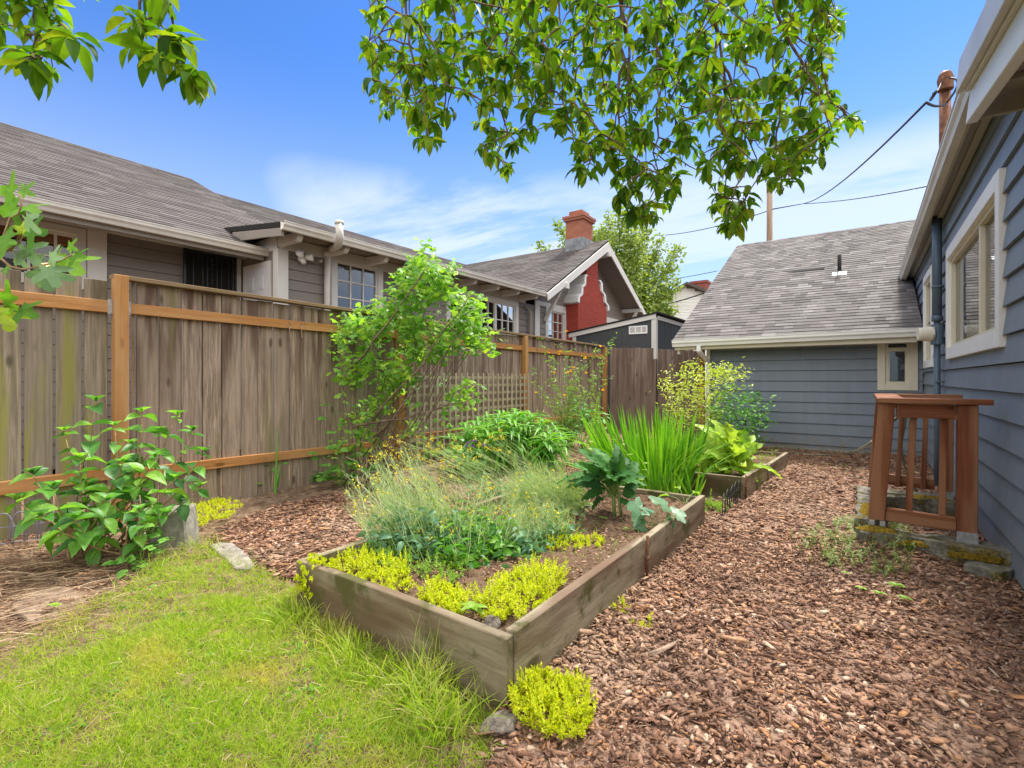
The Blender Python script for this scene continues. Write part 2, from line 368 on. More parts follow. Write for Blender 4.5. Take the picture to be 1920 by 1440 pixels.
def brickm(name, c1, c2, mort, vec_axes='yz', sc=1.):
    m = M(name, .8, .2); sx = m.N.new('ShaderNodeSeparateXYZ'); m.L.new(m.tc, sx.inputs[0]); cb = m.N.new('ShaderNodeCombineXYZ')
    m.L.new(m.math('ADD', sx.outputs[0], sx.outputs[1]), cb.inputs[0]); m.L.new(sx.outputs[2], cb.inputs[1])
    b = m.N.new('ShaderNodeTexBrick'); m.L.new(cb.outputs[0], b.inputs[0]); b.inputs['Color1'].default_value = (*c1, 1); b.inputs['Color2'].default_value = (*c2, 1)
    b.inputs['Mortar'].default_value = (*mort, 1); b.inputs['Scale'].default_value = 1; b.inputs['Brick Width'].default_value = .23*sc; b.inputs['Row Height'].default_value = .078*sc
    b.inputs['Mortar Size'].default_value = .008; b.inputs['Mortar Smooth'].default_value = .3
    m.col(m.mix(m.mr(m.noise(14, 5), .4, .75, 0, .4), b.outputs[0], tuple(x*.6 for x in c1))); m.bump(m.math('SUBTRACT', 1., b.outputs[1]), .8, .008); return m.m
MAT['redbrick'] = brickm('painted_red_brick', (.40,.070,.045), (.33,.055,.037), (.21,.045,.034))
MAT['brickfar'] = brickm('far_red_brick', (.34,.10,.07), (.28,.08,.06), (.24,.12,.09))
MAT['brick'] = brickm('chimney_brick', (.32,.105,.06), (.40,.14,.08), (.25,.15,.11))
m = M('concrete', .85, .2); n = m.noise(18, 7, .65); c = m.mix(m.mr(n, .35, .7), (.20,.185,.15), (.36,.34,.29))
c = m.mix(m.mr(m.noise(2.4, 5, .6), .5, .66, 0, .6), c, (.13,.125,.06)); m.col(c); m.bump(n, .7, .008); MAT['concrete'] = m.m
m = M('mossy_concrete', .9, .1); n = m.noise(22, 7, .65); c = m.mix(m.mr(n, .35, .7), (.11,.10,.078), (.26,.24,.19))
f = m.mr(m.noise(7, 6, .65), .50, .60, 0, .8); c = m.mix(f, c, m.mix(m.mr(m.noise(60), .4, .6), (.07,.06,.014), (.20,.145,.02))); m.col(c); m.bump(m.math('ADD', n, m.math('MULTIPLY', f, m.noise(90, 3))), 1., .015); MAT['mossy'] = m.m
m = M('orange_moss', .95, .05); n = m.noise(70, 4, .7); m.col(m.mix(m.mr(n, .35, .65), (.08,.065,.012), (.30,.185,.02))); m.bump(n, 1., .012); MAT['moss'] = m.m
m = M('stone', .85, .2); n = m.noise(14, 8, .65); m.col(m.mix(m.mr(n, .3, .7), (.14,.122,.10), (.31,.275,.235))); m.bump(n, .8, .012); MAT['stone'] = m.m
m = M('garden_soil', .95, .08); n = m.noise(34, 9, .72); n2_ = m.noise(3, 4)
c = m.mix(m.mr(n, .34, .68), (.065,.036,.022), (.21,.135,.085)); c = m.mix(m.mr(n2_, .4, .7, 0, .5), c, (.25,.165,.105)); m.col(c); m.bump(n, 1., .03); MAT['soil'] = m.m
m = M('bark_chips', .8, .18); c = m.ramp(m.isl(), [(0,(.085,.042,.028)),(.25,(.205,.103,.064)),(.5,(.32,.172,.108)),(.75,(.43,.262,.176)),(.9,(.42,.20,.08)),(1,(.58,.45,.34))])
n = m.noise(1., 4, .6, m.coords((60,60,60), 5.)); c = m.mix(m.mr(n, .4, .7, 0, .5), c, (.10,.06,.045)); c = m.mix(m.mr(m.noise(1.3, 5), .50, .68, 0, .35), c, (.42,.32,.23)); c = m.mix(m.mr(m.noise(2.3, 5, .6), .48, .40, 0, .5), c, (.11,.06,.04)); m.col(c); m.bump(n, .5, .003); MAT['bark'] = m.m
m = M('straw', .7, .2); m.col(m.ramp(m.isl(), [(0,(.15,.085,.05)),(.6,(.30,.19,.115)),(1,(.48,.36,.23))])); MAT['straw'] = m.m
m = M('twig_bark', .8, .2); m.col(m.mix(m.mr(m.noise(30, 4), .35, .7), (.10,.065,.045), (.22,.155,.11))); MAT['twig'] = m.m
m = M('green_stem', .6, .25); m.col((.16,.24,.06)); MAT['gstem'] = m.m
m = M('tan_stem', .7, .2); m.col(m.mix(m.mr(m.noise(25, 4), .35, .7), (.26,.16,.08), (.42,.29,.16))); MAT['tan'] = m.m
MAT['l_tree'] = leafm('tree_leaf', [(.04,.115,.012),(.09,.21,.013),(.16,.29,.016),(.28,.34,.025)], .52, .5, .2)
MAT['l_fig'] = leafm('fig_leaf', [(.06,.17,.015),(.12,.28,.02),(.18,.36,.03),(.36,.44,.03)], .4, .55, .25)
MAT['l_figs'] = leafm('fig_leaf_pale', [(.15,.28,.12),(.22,.36,.18)], .2, .5, .3)
MAT['l_hyd'] = leafm('hydrangea_leaf', [(.04,.13,.03),(.08,.24,.035),(.15,.37,.045),(.27,.50,.06)], .4, .42, .4)
MAT['l_cur'] = leafm('currant_leaf', [(.10,.25,.04),(.17,.36,.05),(.26,.46,.06),(.38,.54,.06)], .45, .5, .3)
MAT['l_bram'] = leafm('bramble_leaf', [(.08,.22,.03),(.14,.32,.05),(.20,.40,.07)], .35, .5, .3)
MAT['l_iris'] = leafm('iris_leaf', [(.07,.22,.012),(.12,.32,.015),(.19,.42,.02),(.30,.50,.04)], .4, .4, .35)
MAT['l_lily'] = leafm('broad_clump_leaf', [(.08,.25,.03),(.15,.38,.04),(.24,.48,.06)], .35, .45, .3)
MAT['l_ker'] = leafm('kerria_leaf', [(.10,.24,.05),(.18,.32,.05),(.34,.42,.06)], .35)
MAT['l_nan'] = leafm('golden_leaf', [(.30,.42,.03),(.42,.52,.03),(.54,.57,.05)], .35)
MAT['l_shr'] = leafm('shrub_leaf', [(.05,.20,.04),(.10,.30,.05),(.22,.44,.06)], .3)
MAT['l_chard'] = leafm('chard_leaf', [(.20,.38,.03),(.34,.52,.05),(.48,.60,.10)], .4, .45, .35)
MAT['l_kale'] = leafm('kale_leaf', [(.028,.10,.025),(.045,.15,.03),(.09,.26,.045)], .25, .62, .22)
MAT['l_glau'] = leafm('glaucous_leaf', [(.09,.22,.12),(.16,.30,.15)], .25)
MAT['l_silver'] = leafm('silver_leaf', [(.19,.31,.11),(.29,.41,.17),(.41,.50,.25),(.52,.56,.36)], .3, .6, .2)
MAT['l_sedum'] = leafm('sedum_leaf', [(.36,.46,.015),(.56,.60,.012),(.72,.70,.02)], .35, .5, .3)
MAT['l_bg'] = leafm('background_leaf', [(.17,.25,.05),(.27,.36,.10),(.38,.46,.16)], .35, .6, .2)
MAT['l_grass'] = leafm('grass_blade', [(.15,.28,.02),(.27,.42,.025),(.37,.50,.035),(.46,.50,.10),(.52,.45,.24)], .45, .5, .25, patch=(.47,.43,.12))
MAT['l_weed'] = leafm('weed_leaf', [(.20,.36,.04),(.34,.48,.08)], .35)
m = M('yellow_petal', .5, .2); m.col(m.ramp(m.isl(), [(0,(.80,.55,.01)),(1,(.90,.76,.03))])); m.translucent(.3, (1,1,1)); MAT['yellow'] = m.m
m = M('orange_petal', .5, .2); m.col((.88,.50,.01)); m.translucent(.3, (1,1,1)); MAT['orange'] = m.m
m = M('purple_petal', .5, .2); m.col((.26,.10,.36)); m.translucent(.3, (1,1,1)); MAT['purple'] = m.m
m = M('earth_stained_stone', .9, .1); n = m.noise(16, 8, .65); m.col(m.mix(m.mr(n, .3, .7), (.15,.105,.072), (.29,.215,.155))); m.bump(n, .8, .012); MAT['earthstone'] = m.m
m = M('dark_stone', .9, .15); n = m.noise(22, 9, .7); c = m.mix(m.mr(n, .32, .66), (.09,.075,.062), (.26,.225,.19)); m.col(c); m.bump(n, 1., .02); MAT['stoned'] = m.m
# ================================================================== GROUND
def gz(x, y):      # gentle garden relief
    return 0.012*np.sin(x*2.1+y*1.3)+0.010*np.sin(y*2.9-x*1.1)+.085*np.exp(-((x-.1)/.5)**2-((y-4.35)/.55)**2)
def sheet(name, poly, z, step, mat, amp=0.0, parent=None, origin=None):
    P = np.array(poly, float); lo = P.min(0); hi = P.max(0)
    nx = int((hi[0]-lo[0])/step)+1; ny = int((hi[1]-lo[1])/step)+1
    xs = lo[0]+np.arange(nx+1)*step; ys = lo[1]+np.arange(ny+1)*step
    X, Y = np.meshgrid(xs, ys); Z = z+gz(X, Y)+RNG.normal(0, 1, X.shape)*amp
    V = np.stack([X, Y, Z], -1).reshape(-1, 3); F = []
    cx_ = (xs[:-1]+step/2); cy_ = (ys[:-1]+step/2); CX, CY = np.meshgrid(cx_, cy_)
    ok = inpoly(np.stack([CX.ravel(), CY.ravel()], 1), poly).reshape(CX.shape)
    jj, ii = np.nonzero(ok); a = jj*(nx+1)+ii
    F = np.stack([a, a+1, a+nx+2, a+nx+1], 1)
    return mkobj(name, V, F, mat, parent, True, 0, origin)
m = M('bark_litter_ground', .95, .08); v = m.voro(38., m.coords((1,1,1))); n = m.noise(20, 6, .7)
c = m.mix(m.mr(n, .3, .7), (.14,.078,.052), (.34,.205,.145)); c = m.mix(m.mr(v, .0, .5, 0, .5), c, (.40,.27,.20)); m.col(c); m.bump(m.math('ADD', v, n), 1., .02); MAT['litter'] = m.m
m = M('earth', .95, .05); n = m.noise(14, 9, .7); c = m.mix(m.mr(n, .34, .66), (.10,.062,.038), (.27,.185,.125)); m.col(c); m.bump(n, 1., .03); MAT['earth'] = m.m
gnd = MB(); gnd.add([(-400,-400,-.10),(400,-400,-.10),(400,400,-.10),(-400,400,-.10)], [(0,1,2,3)])
tag(gnd.build('ground', MAT['earth']), kind='structure')
g_yard = sheet('garden_soil', [(-5.3,-3),(3.2,-3),(3.2,0.6),(.9,.6),(.9,11.5),(-5.3,11.5)], -.012, .07, MAT['earth'], .007); tag(g_yard, kind='structure')
path_poly = [(-1.95,-.2),(-1.3,-3),(3.2,-3),(3.2,2.6),(.86,2.6),(.86,9.8),(-2.5,9.8),(-2.5,8.2),(-1.05,7.8),(-1.05,1.2)]
p_b = sheet('bark_path', path_poly, .004, .05, MAT['litter'], .006); tag(p_b, kind='structure')

# lawn
LAWN = [tuple(at(u, v, z=0)[:2]) for u, v in [(-60,1215),(40,1190),(150,1140),(235,1110),(300,1062),(420,1040),(490,1075),(560,1110),(575,1125),(700,1200),(830,1280),(925,1345),(915,1420),(880,1560)]]+[(-.9,.35),(-1.5,-.6),(-3.2,-.3),(-3.4,.4)]
lw = sheet('lawn', LAWN, .006, .05, MAT['earth'], .005); tag(lw, kind='structure')
def grass():
    lf = LF()
    def put(P, T, l0, l1, w, tilt):
        n = len(P); d = rdir(n, 0, .2); d[:, 2] = RNG.uniform(tilt[0], tilt[1], n); nn = rdir(n, -.2, .2); kk = np.sin(P[:, 0]*11+np.sin(P[:, 1]*8)*1.5)*np.sin(P[:, 1]*13+P[:, 0]*3)
        lf.put(T, np.column_stack([P, .004+gz(P[:, 0], P[:, 1])]), d, nn, RNG.uniform(l0, l1, n)*(1+.40*kk), RNG.uniform(w*.7, w*1.3, n))
    lp = np.array(LAWN)
    P = sample(LAWN, 125000)
    # thin out near the dry left edge
    e = np.linalg.norm(P, axis=1); k = (np.sin(P[:, 0]*7+2*np.sin(P[:, 1]*5))+np.sin(P[:, 1]*9+1.3*np.sin(P[:, 0]*6)))/2
    dry = (P[:, 0] < -2.75+.2*k); keep = (RNG.random(len(P)) > np.where(dry, .72, .0)) & (RNG.random(len(P)) > np.where(k < -.72, .6, 0)); P = P[keep]
    n = len(P); a = n//3
    put(P[:a], GR0, .03, .065, .0030, (.5, 2.2)); put(P[a:2*a], GR1, .03, .075, .0028, (.3, 1.4)); put(P[2*a:], GR2, .03, .07, .0025, (.05, .7))
    # longer tufts against the bed board
    for _ in range(34):
        x = RNG.uniform(-2.35, -1.15); c = np.array([x, 1.40-RNG.uniform(0, .10)]); q = c+RNG.normal(0, .025, (16, 2)); q[:, 1] = np.minimum(q[:, 1], 1.46)
        put(q, GR1, .07, .17, .0042, (.8, 3.5))
    for _ in range(22):
        c = np.array([RNG.uniform(-1.45, -1.12), RNG.uniform(1.22, 1.42)]); q = c+RNG.normal(0, .03, (18, 2)); put(q, GR1, .10, .24, .0048, (.7, 3))
    for u, v in [(330,1050),(390,1040),(300,1070),(370,1060),(430,1075),(345,1090),(380,1030),(290,1095),(260,1100)]:
        c = at(u, v, z=0)[:2]; q = c+RNG.normal(0, .05, (60, 2)); put(q, GR1, .05, .13, .0036, (.6, 2.5))
    wd = LF(); ce = sample(LAWN, 60); P = np.repeat(ce, 9, 0)+RNG.normal(0, .022, (540, 2)); n = len(P); d = rdir(n, .0, .5)
    wd.put(OV, np.column_stack([P, .012+gz(P[:, 0], P[:, 1])]), d, rdir(n, .5, 1), RNG.uniform(.015, .038, n), RNG.uniform(.009, .018, n)); tag(wd.build('lawn_weeds', MAT['l_bram'], None), kind='stuff')
    return tag(lf.build('lawn_grass', MAT['l_grass'], None, True), kind='stuff')
grass()
# dry stalks and litter over the left corner
def litter():
    lf = LF(); T = (np.array([(-.5,0,0),(.5,0,0),(.5,.5,.04),(-.5,.5,.04),(.4,1,-.03),(-.4,1,-.03)]), np.array([(0,1,2,3),(3,2,4,5)]))
    poly = [tuple(at(u, v, z=0)[:2]) for u, v in [(-80,1010),(0,985),(150,1000),(330,1030),(420,1040),(330,1100),(240,1130),(120,1180),(0,1230),(-100,1260)]]
    P = sample(poly, 2100); n = len(P); a = RNG.normal(rad(20), .5, n)+rad(35); d = np.stack([np.cos(a), np.sin(a), RNG.uniform(-.05, .14, n)], 1)
    lf.put(T, np.column_stack([P, RNG.uniform(.004, .03, n)]), d, rdir(n, .5, 1), RNG.uniform(.04, .24, n), RNG.uniform(.0012, .004, n))
    P = sample(LAWN, 900); n = len(P); d = rdir(n, -.03, .15)
    lf.put(T, np.column_stack([P, RNG.uniform(.02, .045, n)]), d, rdir(n, .5, 1), RNG.uniform(.02, .07, n), RNG.uniform(.0012, .0022, n))
    P = sample(path_poly, 700); n = len(P); lf.put(T, np.column_stack([P, RNG.uniform(.02, .03, n)]), rdir(n, -.03, .1), rdir(n, .5, 1), RNG.uniform(.03, .12, n), RNG.uniform(.0015, .003, n))
    return tag(lf.build('dry_straw_litter', MAT['straw'], None, False), kind='stuff')
litter()
# bark chips
def chips():
    TT = []
    for sd_ in range(5):
        r_ = np.random.default_rng(40+sd_); xs = np.array([0, .5, .42, .06, -.45, -.5])+r_.uniform(-.12, .12, 6); ys = np.array([0, .18, .78, 1., .82, .22])+r_.uniform(-.1, .1, 6)
        zt_ = r_.uniform(-.03, .06, 6); top = np.stack([xs, ys, zt_], 1); V = np.zeros((12, 4)); V[:6, :3] = top; V[6:, :3] = top; V[6:, 2] -= .02; V[:6, 3] = .055; V[6:, 3] = -.055
        V[6:, 0] *= .85
        F = [(0,1,2,5),(5,2,3,4)]+[(i, i+6, (i+1) % 6+6, (i+1) % 6) for i in range(6)]; TT.append((V, np.array(F)))
    T = TT[0]; lf = LF()
    def put(P, l0, l1, z0, z1):
        for k in range(5):
            Q = P[k::5]; n = len(Q); d = rdir(n, -.22, .22); nn = rdir(n, .72, 1.)
            sz = RNG.uniform(l0, l1, n)*np.clip(RNG.lognormal(-.15, .5, n), .3, 2.2)
            lf.put(TT[k], np.column_stack([Q, gz(Q[:, 0], Q[:, 1])+RNG.uniform(z0, z1, n)]), d, nn, sz, np.minimum(sz*RNG.uniform(.16, .62, n), .022))
    BED1 = [(-2.46,1.45),(-1.062,1.45),(-1.062,4.26),(-2.46,4.26)]; BED2 = [(-2.35,5.43),(-.97,5.43),(-.85,7.75),(-2.35,7.75)]
    def clean(P): return P[~inpoly(P, BED1) & ~inpoly(P, BED2) & ~inpoly(P, LAWN)]
    near = [(-1.06,1.3),(-1.95,-.2),(-.9,-.4),(1.2,-.4),(1.9,2.6),(.73,3.9),(.73,4.2),(-1.06,4.25)]
    put(clean(sample(near, 76000)), .017, .036, -.002, .028); put(clean(sample(near, 16000)), .007, .016, .006, .032); put(clean(sample(near, 500)), .06, .10, .015, .034)
    mid = [(-1.06,4.0),(.73,4.0),(.73,9.7),(-2.3,9.7),(-2.3,7.9),(-.9,7.7),(-1.0,5.4),(-1.25,5.35),(-1.25,4.3)]
    put(clean(sample(mid, 24000)), .024, .05, .0, .022)
    left = [tuple(at(u, v, z=0)[:2]) for u, v in [(395,1015),(420,990),(520,950),(640,930),(690,950),(700,1000),(640,1060),(575,1110),(500,1080)]]
    put(clean(sample(left, 12000)), .024, .05, .0, .03)
    far = [(-2.5,2.6),(-2.7,2.0),(-3.3,3.2),(-3.6,5.2),(-3.4,7.5),(-2.4,7.6),(-2.3,5.2),(-2.5,4.3)]
    put(clean(sample(far, 9000)), .025, .05, .0, .02)
    put(sample([tuple(at(u, v, z=0)[:2]) for u, v in [(0,1010),(150,1000),(300,1030),(270,1090),(150,1140),(0,1190)]], 2200), .012, .03, .0, .02)
    inb = [(-2.35,1.58),(-1.14,1.58),(-1.14,4.1),(-2.35,4.1)]; P = sample(inb, 5200); n = len(P)
    d = rdir(n, -.3, .3); sz = RNG.uniform(.008, .024, n); lf.put(T, np.column_stack([P, .168+gz(P[:, 0], P[:, 1])+RNG.uniform(0, .012, n)]), d, rdir(n, .4, 1), sz, sz*RNG.uniform(.3, .7, n))
    return tag(lf.build('bark_mulch', MAT['bark'], None, False), kind='stuff')
chips()

m = M('lead_flashing', .6, .3); m.col(m.mix(m.mr(m.noise(6), .3, .7), (.14,.15,.16), (.24,.25,.26))); MAT['lead'] = m.m
# ================================================================== BUILDING BLOCKS
def siding(mb, O, A, Nn, L, z0, z1, ex, holes=(), th=.017, zoff=0.):
    """lap boards: O start point at z=0, A unit along, Nn unit outward"""
    O = np.array(O, float); A = unit(A); Nn = unit(Nn)
    def piece(a0, a1, za, zb, tb, tt):
        if a1-a0 < .004 or zb-za < .004: return
        P = lambda a, o, z: O+A*a+Nn*o+np.array([0, 0, z])
        za_ = za+(.006 if abs(((za-zoff)/ex)-round((za-zoff)/ex)) < .02 else 0)
        V = [P(a0,-.02,za_),P(a0,tb,za_),P(a0,tt,zb),P(a0,-.02,zb)]; W = [P(a1,-.02,za_),P(a1,tb,za_),P(a1,tt,zb),P(a1,-.02,zb)]
        mb.add(V+W, [(0,1,2,3),(7,6,5,4),(0,4,5,1),(1,5,6,2),(2,6,7,3),(3,7,4,0)])
    z = z0-((z0-zoff) % ex)
    while z < z1-1e-4:
        lo, hi = max(z, z0), min(z+ex, z1); T = lambda q: th-(th-.002)*(q-z)/ex
        segs = [(0, L)]
        for (h0, h1, q0, q1) in holes:
            if q1 <= lo or q0 >= hi: continue
            ns = []
            for s0, s1 in segs:
                if h1 <= s0 or h0 >= s1: ns.append((s0, s1)); continue
                if h0 > s0: ns.append((s0, h0))
                if h1 < s1: ns.append((h1, s1))
                c0, c1 = max(s0, h0), min(s1, h1)
                if q0 > lo: piece(c0, c1, lo, q0, T(lo), T(q0))
                if q1 < hi: piece(c0, c1, q1, hi, T(q1), T(hi))
            segs = ns
        for s0, s1 in segs:
            q = s0; cut = random.uniform(.9, 3.6)
            while q+cut < s1-.5: piece(q, q+cut-.0025, lo, hi, T(lo), T(hi)); q += cut; cut = 3.66
            piece(q, s1, lo, hi, T(lo), T(hi))
        z += ex
def shingles(mb, O, A, B, rows, width_at, ex=.14, tw=(.16, .34), th=.007):
    """courses of tabs. O eave corner, A along the eave, B up the slope; width_at(b) -> (a0, a1) or list of them"""
    O = np.array(O, float); A = unit(A); B = unit(B); Nn = unit(np.cross(A, B))
    if Nn[2] < 0: Nn = -Nn
    for r in range(rows):
        b0 = r*ex; ranges = width_at(b0+ex/2)
        if ranges and not isinstance(ranges[0], (tuple, list)): ranges = [ranges]
        for (a0, a1) in ranges:
            a = a0-random.random()*tw[0]*.9
            while a < a1:
                wd = random.uniform(*tw); p0 = max(a, a0); p1 = min(a+wd, a1); a += wd
                if p1-p0 < .01: continue
                t = th*random.uniform(.75, 1.35)
                V = [O+A*p0+B*(b0+.001), O+A*p1+B*(b0+.001), O+A*p1+B*(b0+ex+.01), O+A*p0+B*(b0+ex+.01)]
                W = [V[0]+Nn*(t+.004), V[1]+Nn*(t+.004), V[2]+Nn*.003, V[3]+Nn*.003]
                V = V[:2]+V[2:]
                mb.add(V+W, [(4,5,6,7),(0,1,5,4),(1,2,6,5),(3,0,4,7)])
def gutterprof(mb, p, q, outd, h=.12, w_=.11):
    """K style gutter from p to q (top inner edge), outd outward"""
    p = np.array(p, float); q = np.array(q, float); o = unit(outd); U = np.array([0, 0, 1.])
    prof = [(0,0),(0,-h),(w_*.62,-h),(w_*.72,-h*.66),(w_*.93,-h*.42),(w_*.93,-.014),(w_,-.010),(w_,0),(w_*.88,0),(w_*.88,-.02),(w_*.86,-h*.4),(w_*.60,-h*.85),(.008,-h*.9),(.008,0)]
    mb.prism([p+o*a+U*b for a, b in prof], q-p)
class Fr:      # local wall frame
    def __init__(s, O, A, Nn): s.O = np.array(O, float); s.A = unit(A); s.N = unit(Nn)
    def P(s, a, z, o=0.): return s.O+s.A*a+s.N*o+np.array([0, 0, z])
    def box(s, mb, a0, a1, z0, z1, o0, o1):
        V = [s.P(a0,z0,o0),s.P(a1,z0,o0),s.P(a1,z0,o1),s.P(a0,z0,o1),s.P(a0,z1,o0),s.P(a1,z1,o0),s.P(a1,z1,o1),s.P(a0,z1,o1)]
        mb.add(V, [(0,3,2,1),(4,5,6,7),(0,1,5,4),(1,2,6,5),(2,3,7,6),(3,0,4,7)]); return mb
def window(parent, fr, a0, a1, z0, z1, tw=.10, nx=3, nz=3, tm=None, sm=None, glass='glass', panes=1, out=.035, sill=True, muntin=.018, depth=.05):
    """casing rectangle a0..a1, z0..z1 (outer); sashes, muntins and glass inside"""
    tm = tm or MAT['trim']; sm = sm or MAT['trim']
    mb = MB(); fr.box(mb, a0, a0+tw, z0, z1, -.03, out); fr.box(mb, a1-tw, a1, z0, z1, -.03, out)
    fr.box(mb, a0+tw, a1-tw, z1-tw, z1, -.03, out+.003); fr.box(mb, a0+tw, a1-tw, z0, z0+tw, -.03, out+.003)
    wn = mb.build('window', tm, parent, bevel=.003)
    gi = a0+tw; gj = a1-tw; W = (gj-gi)/panes
    for k in range(panes):
        s0 = gi+k*W; s1 = s0+W; fw = .035
        s = MB(); fr.box(s, s0, s0+fw, z0+tw, z1-tw, -depth, .012); fr.box(s, s1-fw, s1, z0+tw, z1-tw, -depth, .012)
        fr.box(s, s0+fw, s1-fw, z0+tw, z0+tw+fw, -depth, .010); fr.box(s, s0+fw, s1-fw, z1-tw-fw, z1-tw, -depth, .010)
        i0, i1, j0, j1 = s0+fw, s1-fw, z0+tw+fw, z1-tw-fw
        for i in range(1, nx): c_ = i0+(i1-i0)*i/nx; fr.box(s, c_-muntin/2, c_+muntin/2, j0, j1, -.020, .002)
        for j in range(1, nz): c_ = j0+(j1-j0)*j/nz; fr.box(s, i0, i1, c_-muntin/2, c_+muntin/2, -.018, .0)
        s.build('sash', sm, wn)
        g = MB(); fr.box(g, i0, i1, j0, j1, -.024, -.021); g.build('pane', MAT[glass], wn)
    return wn

# ================================================================== BLUE HOUSE (right)
XW = .73
house = thing('house', 'blue grey lap sided house wall with a white trimmed slider window and overhanging eave', 'house', (XW+2, 5, 0))
fR = Fr((XW, 0, 0), (0, 1, 0), (-1, 0, 0))
W1 = (4.34, 6.86, 1.40, 2.53); W2 = (8.28, 9.38, 1.35, 2.66)
mb = MB(); siding(mb, (XW, 2.66, 0), (0,1,0), (-1,0,0), 9.4, -.05, 3.24, .178, [(W1[0]-2.66+.04, W1[1]-2.66-.04, W1[2]+.04, W1[3]-.04), (W2[0]-2.66+.04, W2[1]-2.66-.04, W2[2]+.04, W2[3]-.04)], th=.024, zoff=.045)
mb.build('wall', MAT['blue'], house)
b = MB(); b.box(XW+.16, XW+6.5, 2.70, 12.0, -.05, 3.2)
core = b.build('inner_wall', MAT['dark'], house)
b = MB(); b.box(XW+.002, XW+.05, 2.62, 2.66, -.05, 3.2); b.box(XW+.05, XW+6.5, 2.60, 2.70, -.05, 3.2); b.build('corner_board', MAT['blue'], house, bevel=.003)
b = MB(); b.box(XW+.012, XW+.14, 2.68, 12.0, -.10, .10); b.build('foundation', MAT['concrete'], house)
# roof: eave at x=.47, rising to +x
ey0, ey1 = 1.0, 11.75
rf = MB(); ex0, ez0 = .58, 3.09; rs = .42
rf.prism([(ex0, ey0, ez0), (ex0+5, ey0, ez0+5*rs), (ex0+5, ey0, ez0+5*rs-.05), (ex0, ey0, ez0-.05)], (0, ey1-ey0, 0))
roof = rf.build('roof', MAT['felt'], house)
sh = MB(); Ls = math.hypot(1, rs); shingles(sh, (ex0-.02, ey0, ez0-.004), (0,1,0), (1/Ls,0,rs/Ls), 38, lambda b_: (0, ey1-ey0), ex=.14); sh.build('shingles', MAT['shingle'], roof)
b = MB(); b.box(ex0+.012, XW-.004, ey0+.02, ey1-.02, 3.005, 3.032); sf = b.build('soffit', MAT['soffit'], house, bevel=.002)
b = MB(); b.box(ex0, ex0+.012, ey0, ey1, 2.935, 3.07); b.box(XW-.075, XW-.026, ey0+.02, ey1-.03, 2.975, 3.004); b.build('fascia', MAT['soffit'], house, bevel=.002)
b = MB(); gutterprof(b, (ex0-.001, ey0, 3.07), (ex0-.001, ey1+.05, 3.07), (-1,0,0), .115, .09); b.build('gutter', MAT['gutter'], house)
# windows
w1 = window(house, fR, *W1, tw=.115, nx=1, nz=1, tm=MAT['white'], sm=MAT['vinyl'], glass='glassc', panes=1, out=.042, depth=.07)
s = MB(); my = 5.22; fR.box(s, my-.03, my+.03, W1[2]+.15, W1[3]-.15, -.065, .008)
# inner sliding sash (far half) and grids
y0, y1, zb, zt_ = my+.03, W1[1]-.15, W1[2]+.15, W1[3]-.15
fR.box(s, y1-.11, y1, zb, zt_, -.06, -.028); fR.box(s, y0, y0+.045, zb, zt_, -.06, -.028); fR.box(s, y0+.045, y1-.11, zb, zb+.045, -.058, -.03); fR.box(s, y0+.045, y1-.11, zt_-.045, zt_, -.058, -.03)
for t in (1/3, 2/3): fR.box(s, y0+.045, y1-.11, zb+(zt_-zb)*t-.008, zb+(zt_-zb)*t+.008, -.045, -.032)
for t in (.45,): fR.box(s, y0+(y1-y0)*t-.008, y0+(y1-y0)*t+.008, zb+.045, zt_-.045, -.046, -.033)
n0 = W1[0]+.15
for t in (.32, .66): fR.box(s, n0, my-.03, zb+(zt_-zb)*t-.007, zb+(zt_-zb)*t+.007, -.034, -.027)
fR.box(s, (n0+my)/2-.007, (n0+my)/2+.007, zb, zt_, -.0345, -.0275)
s.build('sliding_sash', MAT['vinyl'], w1, bevel=.002)
V = []; F = []; nn_ = 120
for i in range(nn_+1):
    y = W1[0]+.1+(W1[1]-W1[0]-.2)*i/nn_; xo = XW+.11+.018*math.sin(i*1.1)+.01*math.sin(i*.37)
    V += [(xo, y, W1[2]+.05), (xo, y, W1[3]-.03)]
for i in range(nn_): F.append((2*i, 2*i+2, 2*i+3, 2*i+1))
mkobj('curtain', V, F, MAT['curtain'], w1, True)
w2 = window(house, fR, *W2, tw=.10, nx=1, nz=2, tm=MAT['white'], sm=MAT['vinyl'], out=.04)
# near porch eave with rafter and boarded soffit
sl = .18
def zz(y, z3): return z3-sl*(3.61-y)
b = MB(); x0 = .40
b.prism([(x0, 3.58, 2.735), (x0, .3, 2.735-sl*3.28), (x0, .3, 2.86-sl*3.28), (x0, 3.46, 2.86)], (.03, 0, 0))
b.prism([(x0+.031, 3.52, 2.71), (x0+.031, .3, 2.71-sl*3.22), (x0+.031, .3, 2.735-sl*3.22), (x0+.031, 3.52, 2.735)], (.02, 0, 0)); pr = b.build('porch_eave_fascia', MAT['gutter'], house, bevel=.003)
b = MB(); b.prism([(x0+.052, 3.68, 2.60), (x0+.052, .3, 2.60-sl*3.38), (x0+.052, .3, 2.74-sl*3.38), (x0+.052, 3.50, 2.74)], (.05, 0, 0)); b.build('porch_rafter', MAT['white'], pr, bevel=.004)
b = MB()
b.prism([(x0+.10, 3.66, 2.60), (2.2, 3.66, 2.60), (2.2, 3.66, 2.72), (x0+.10, 3.66, 2.72)], (0, -.03, 0))
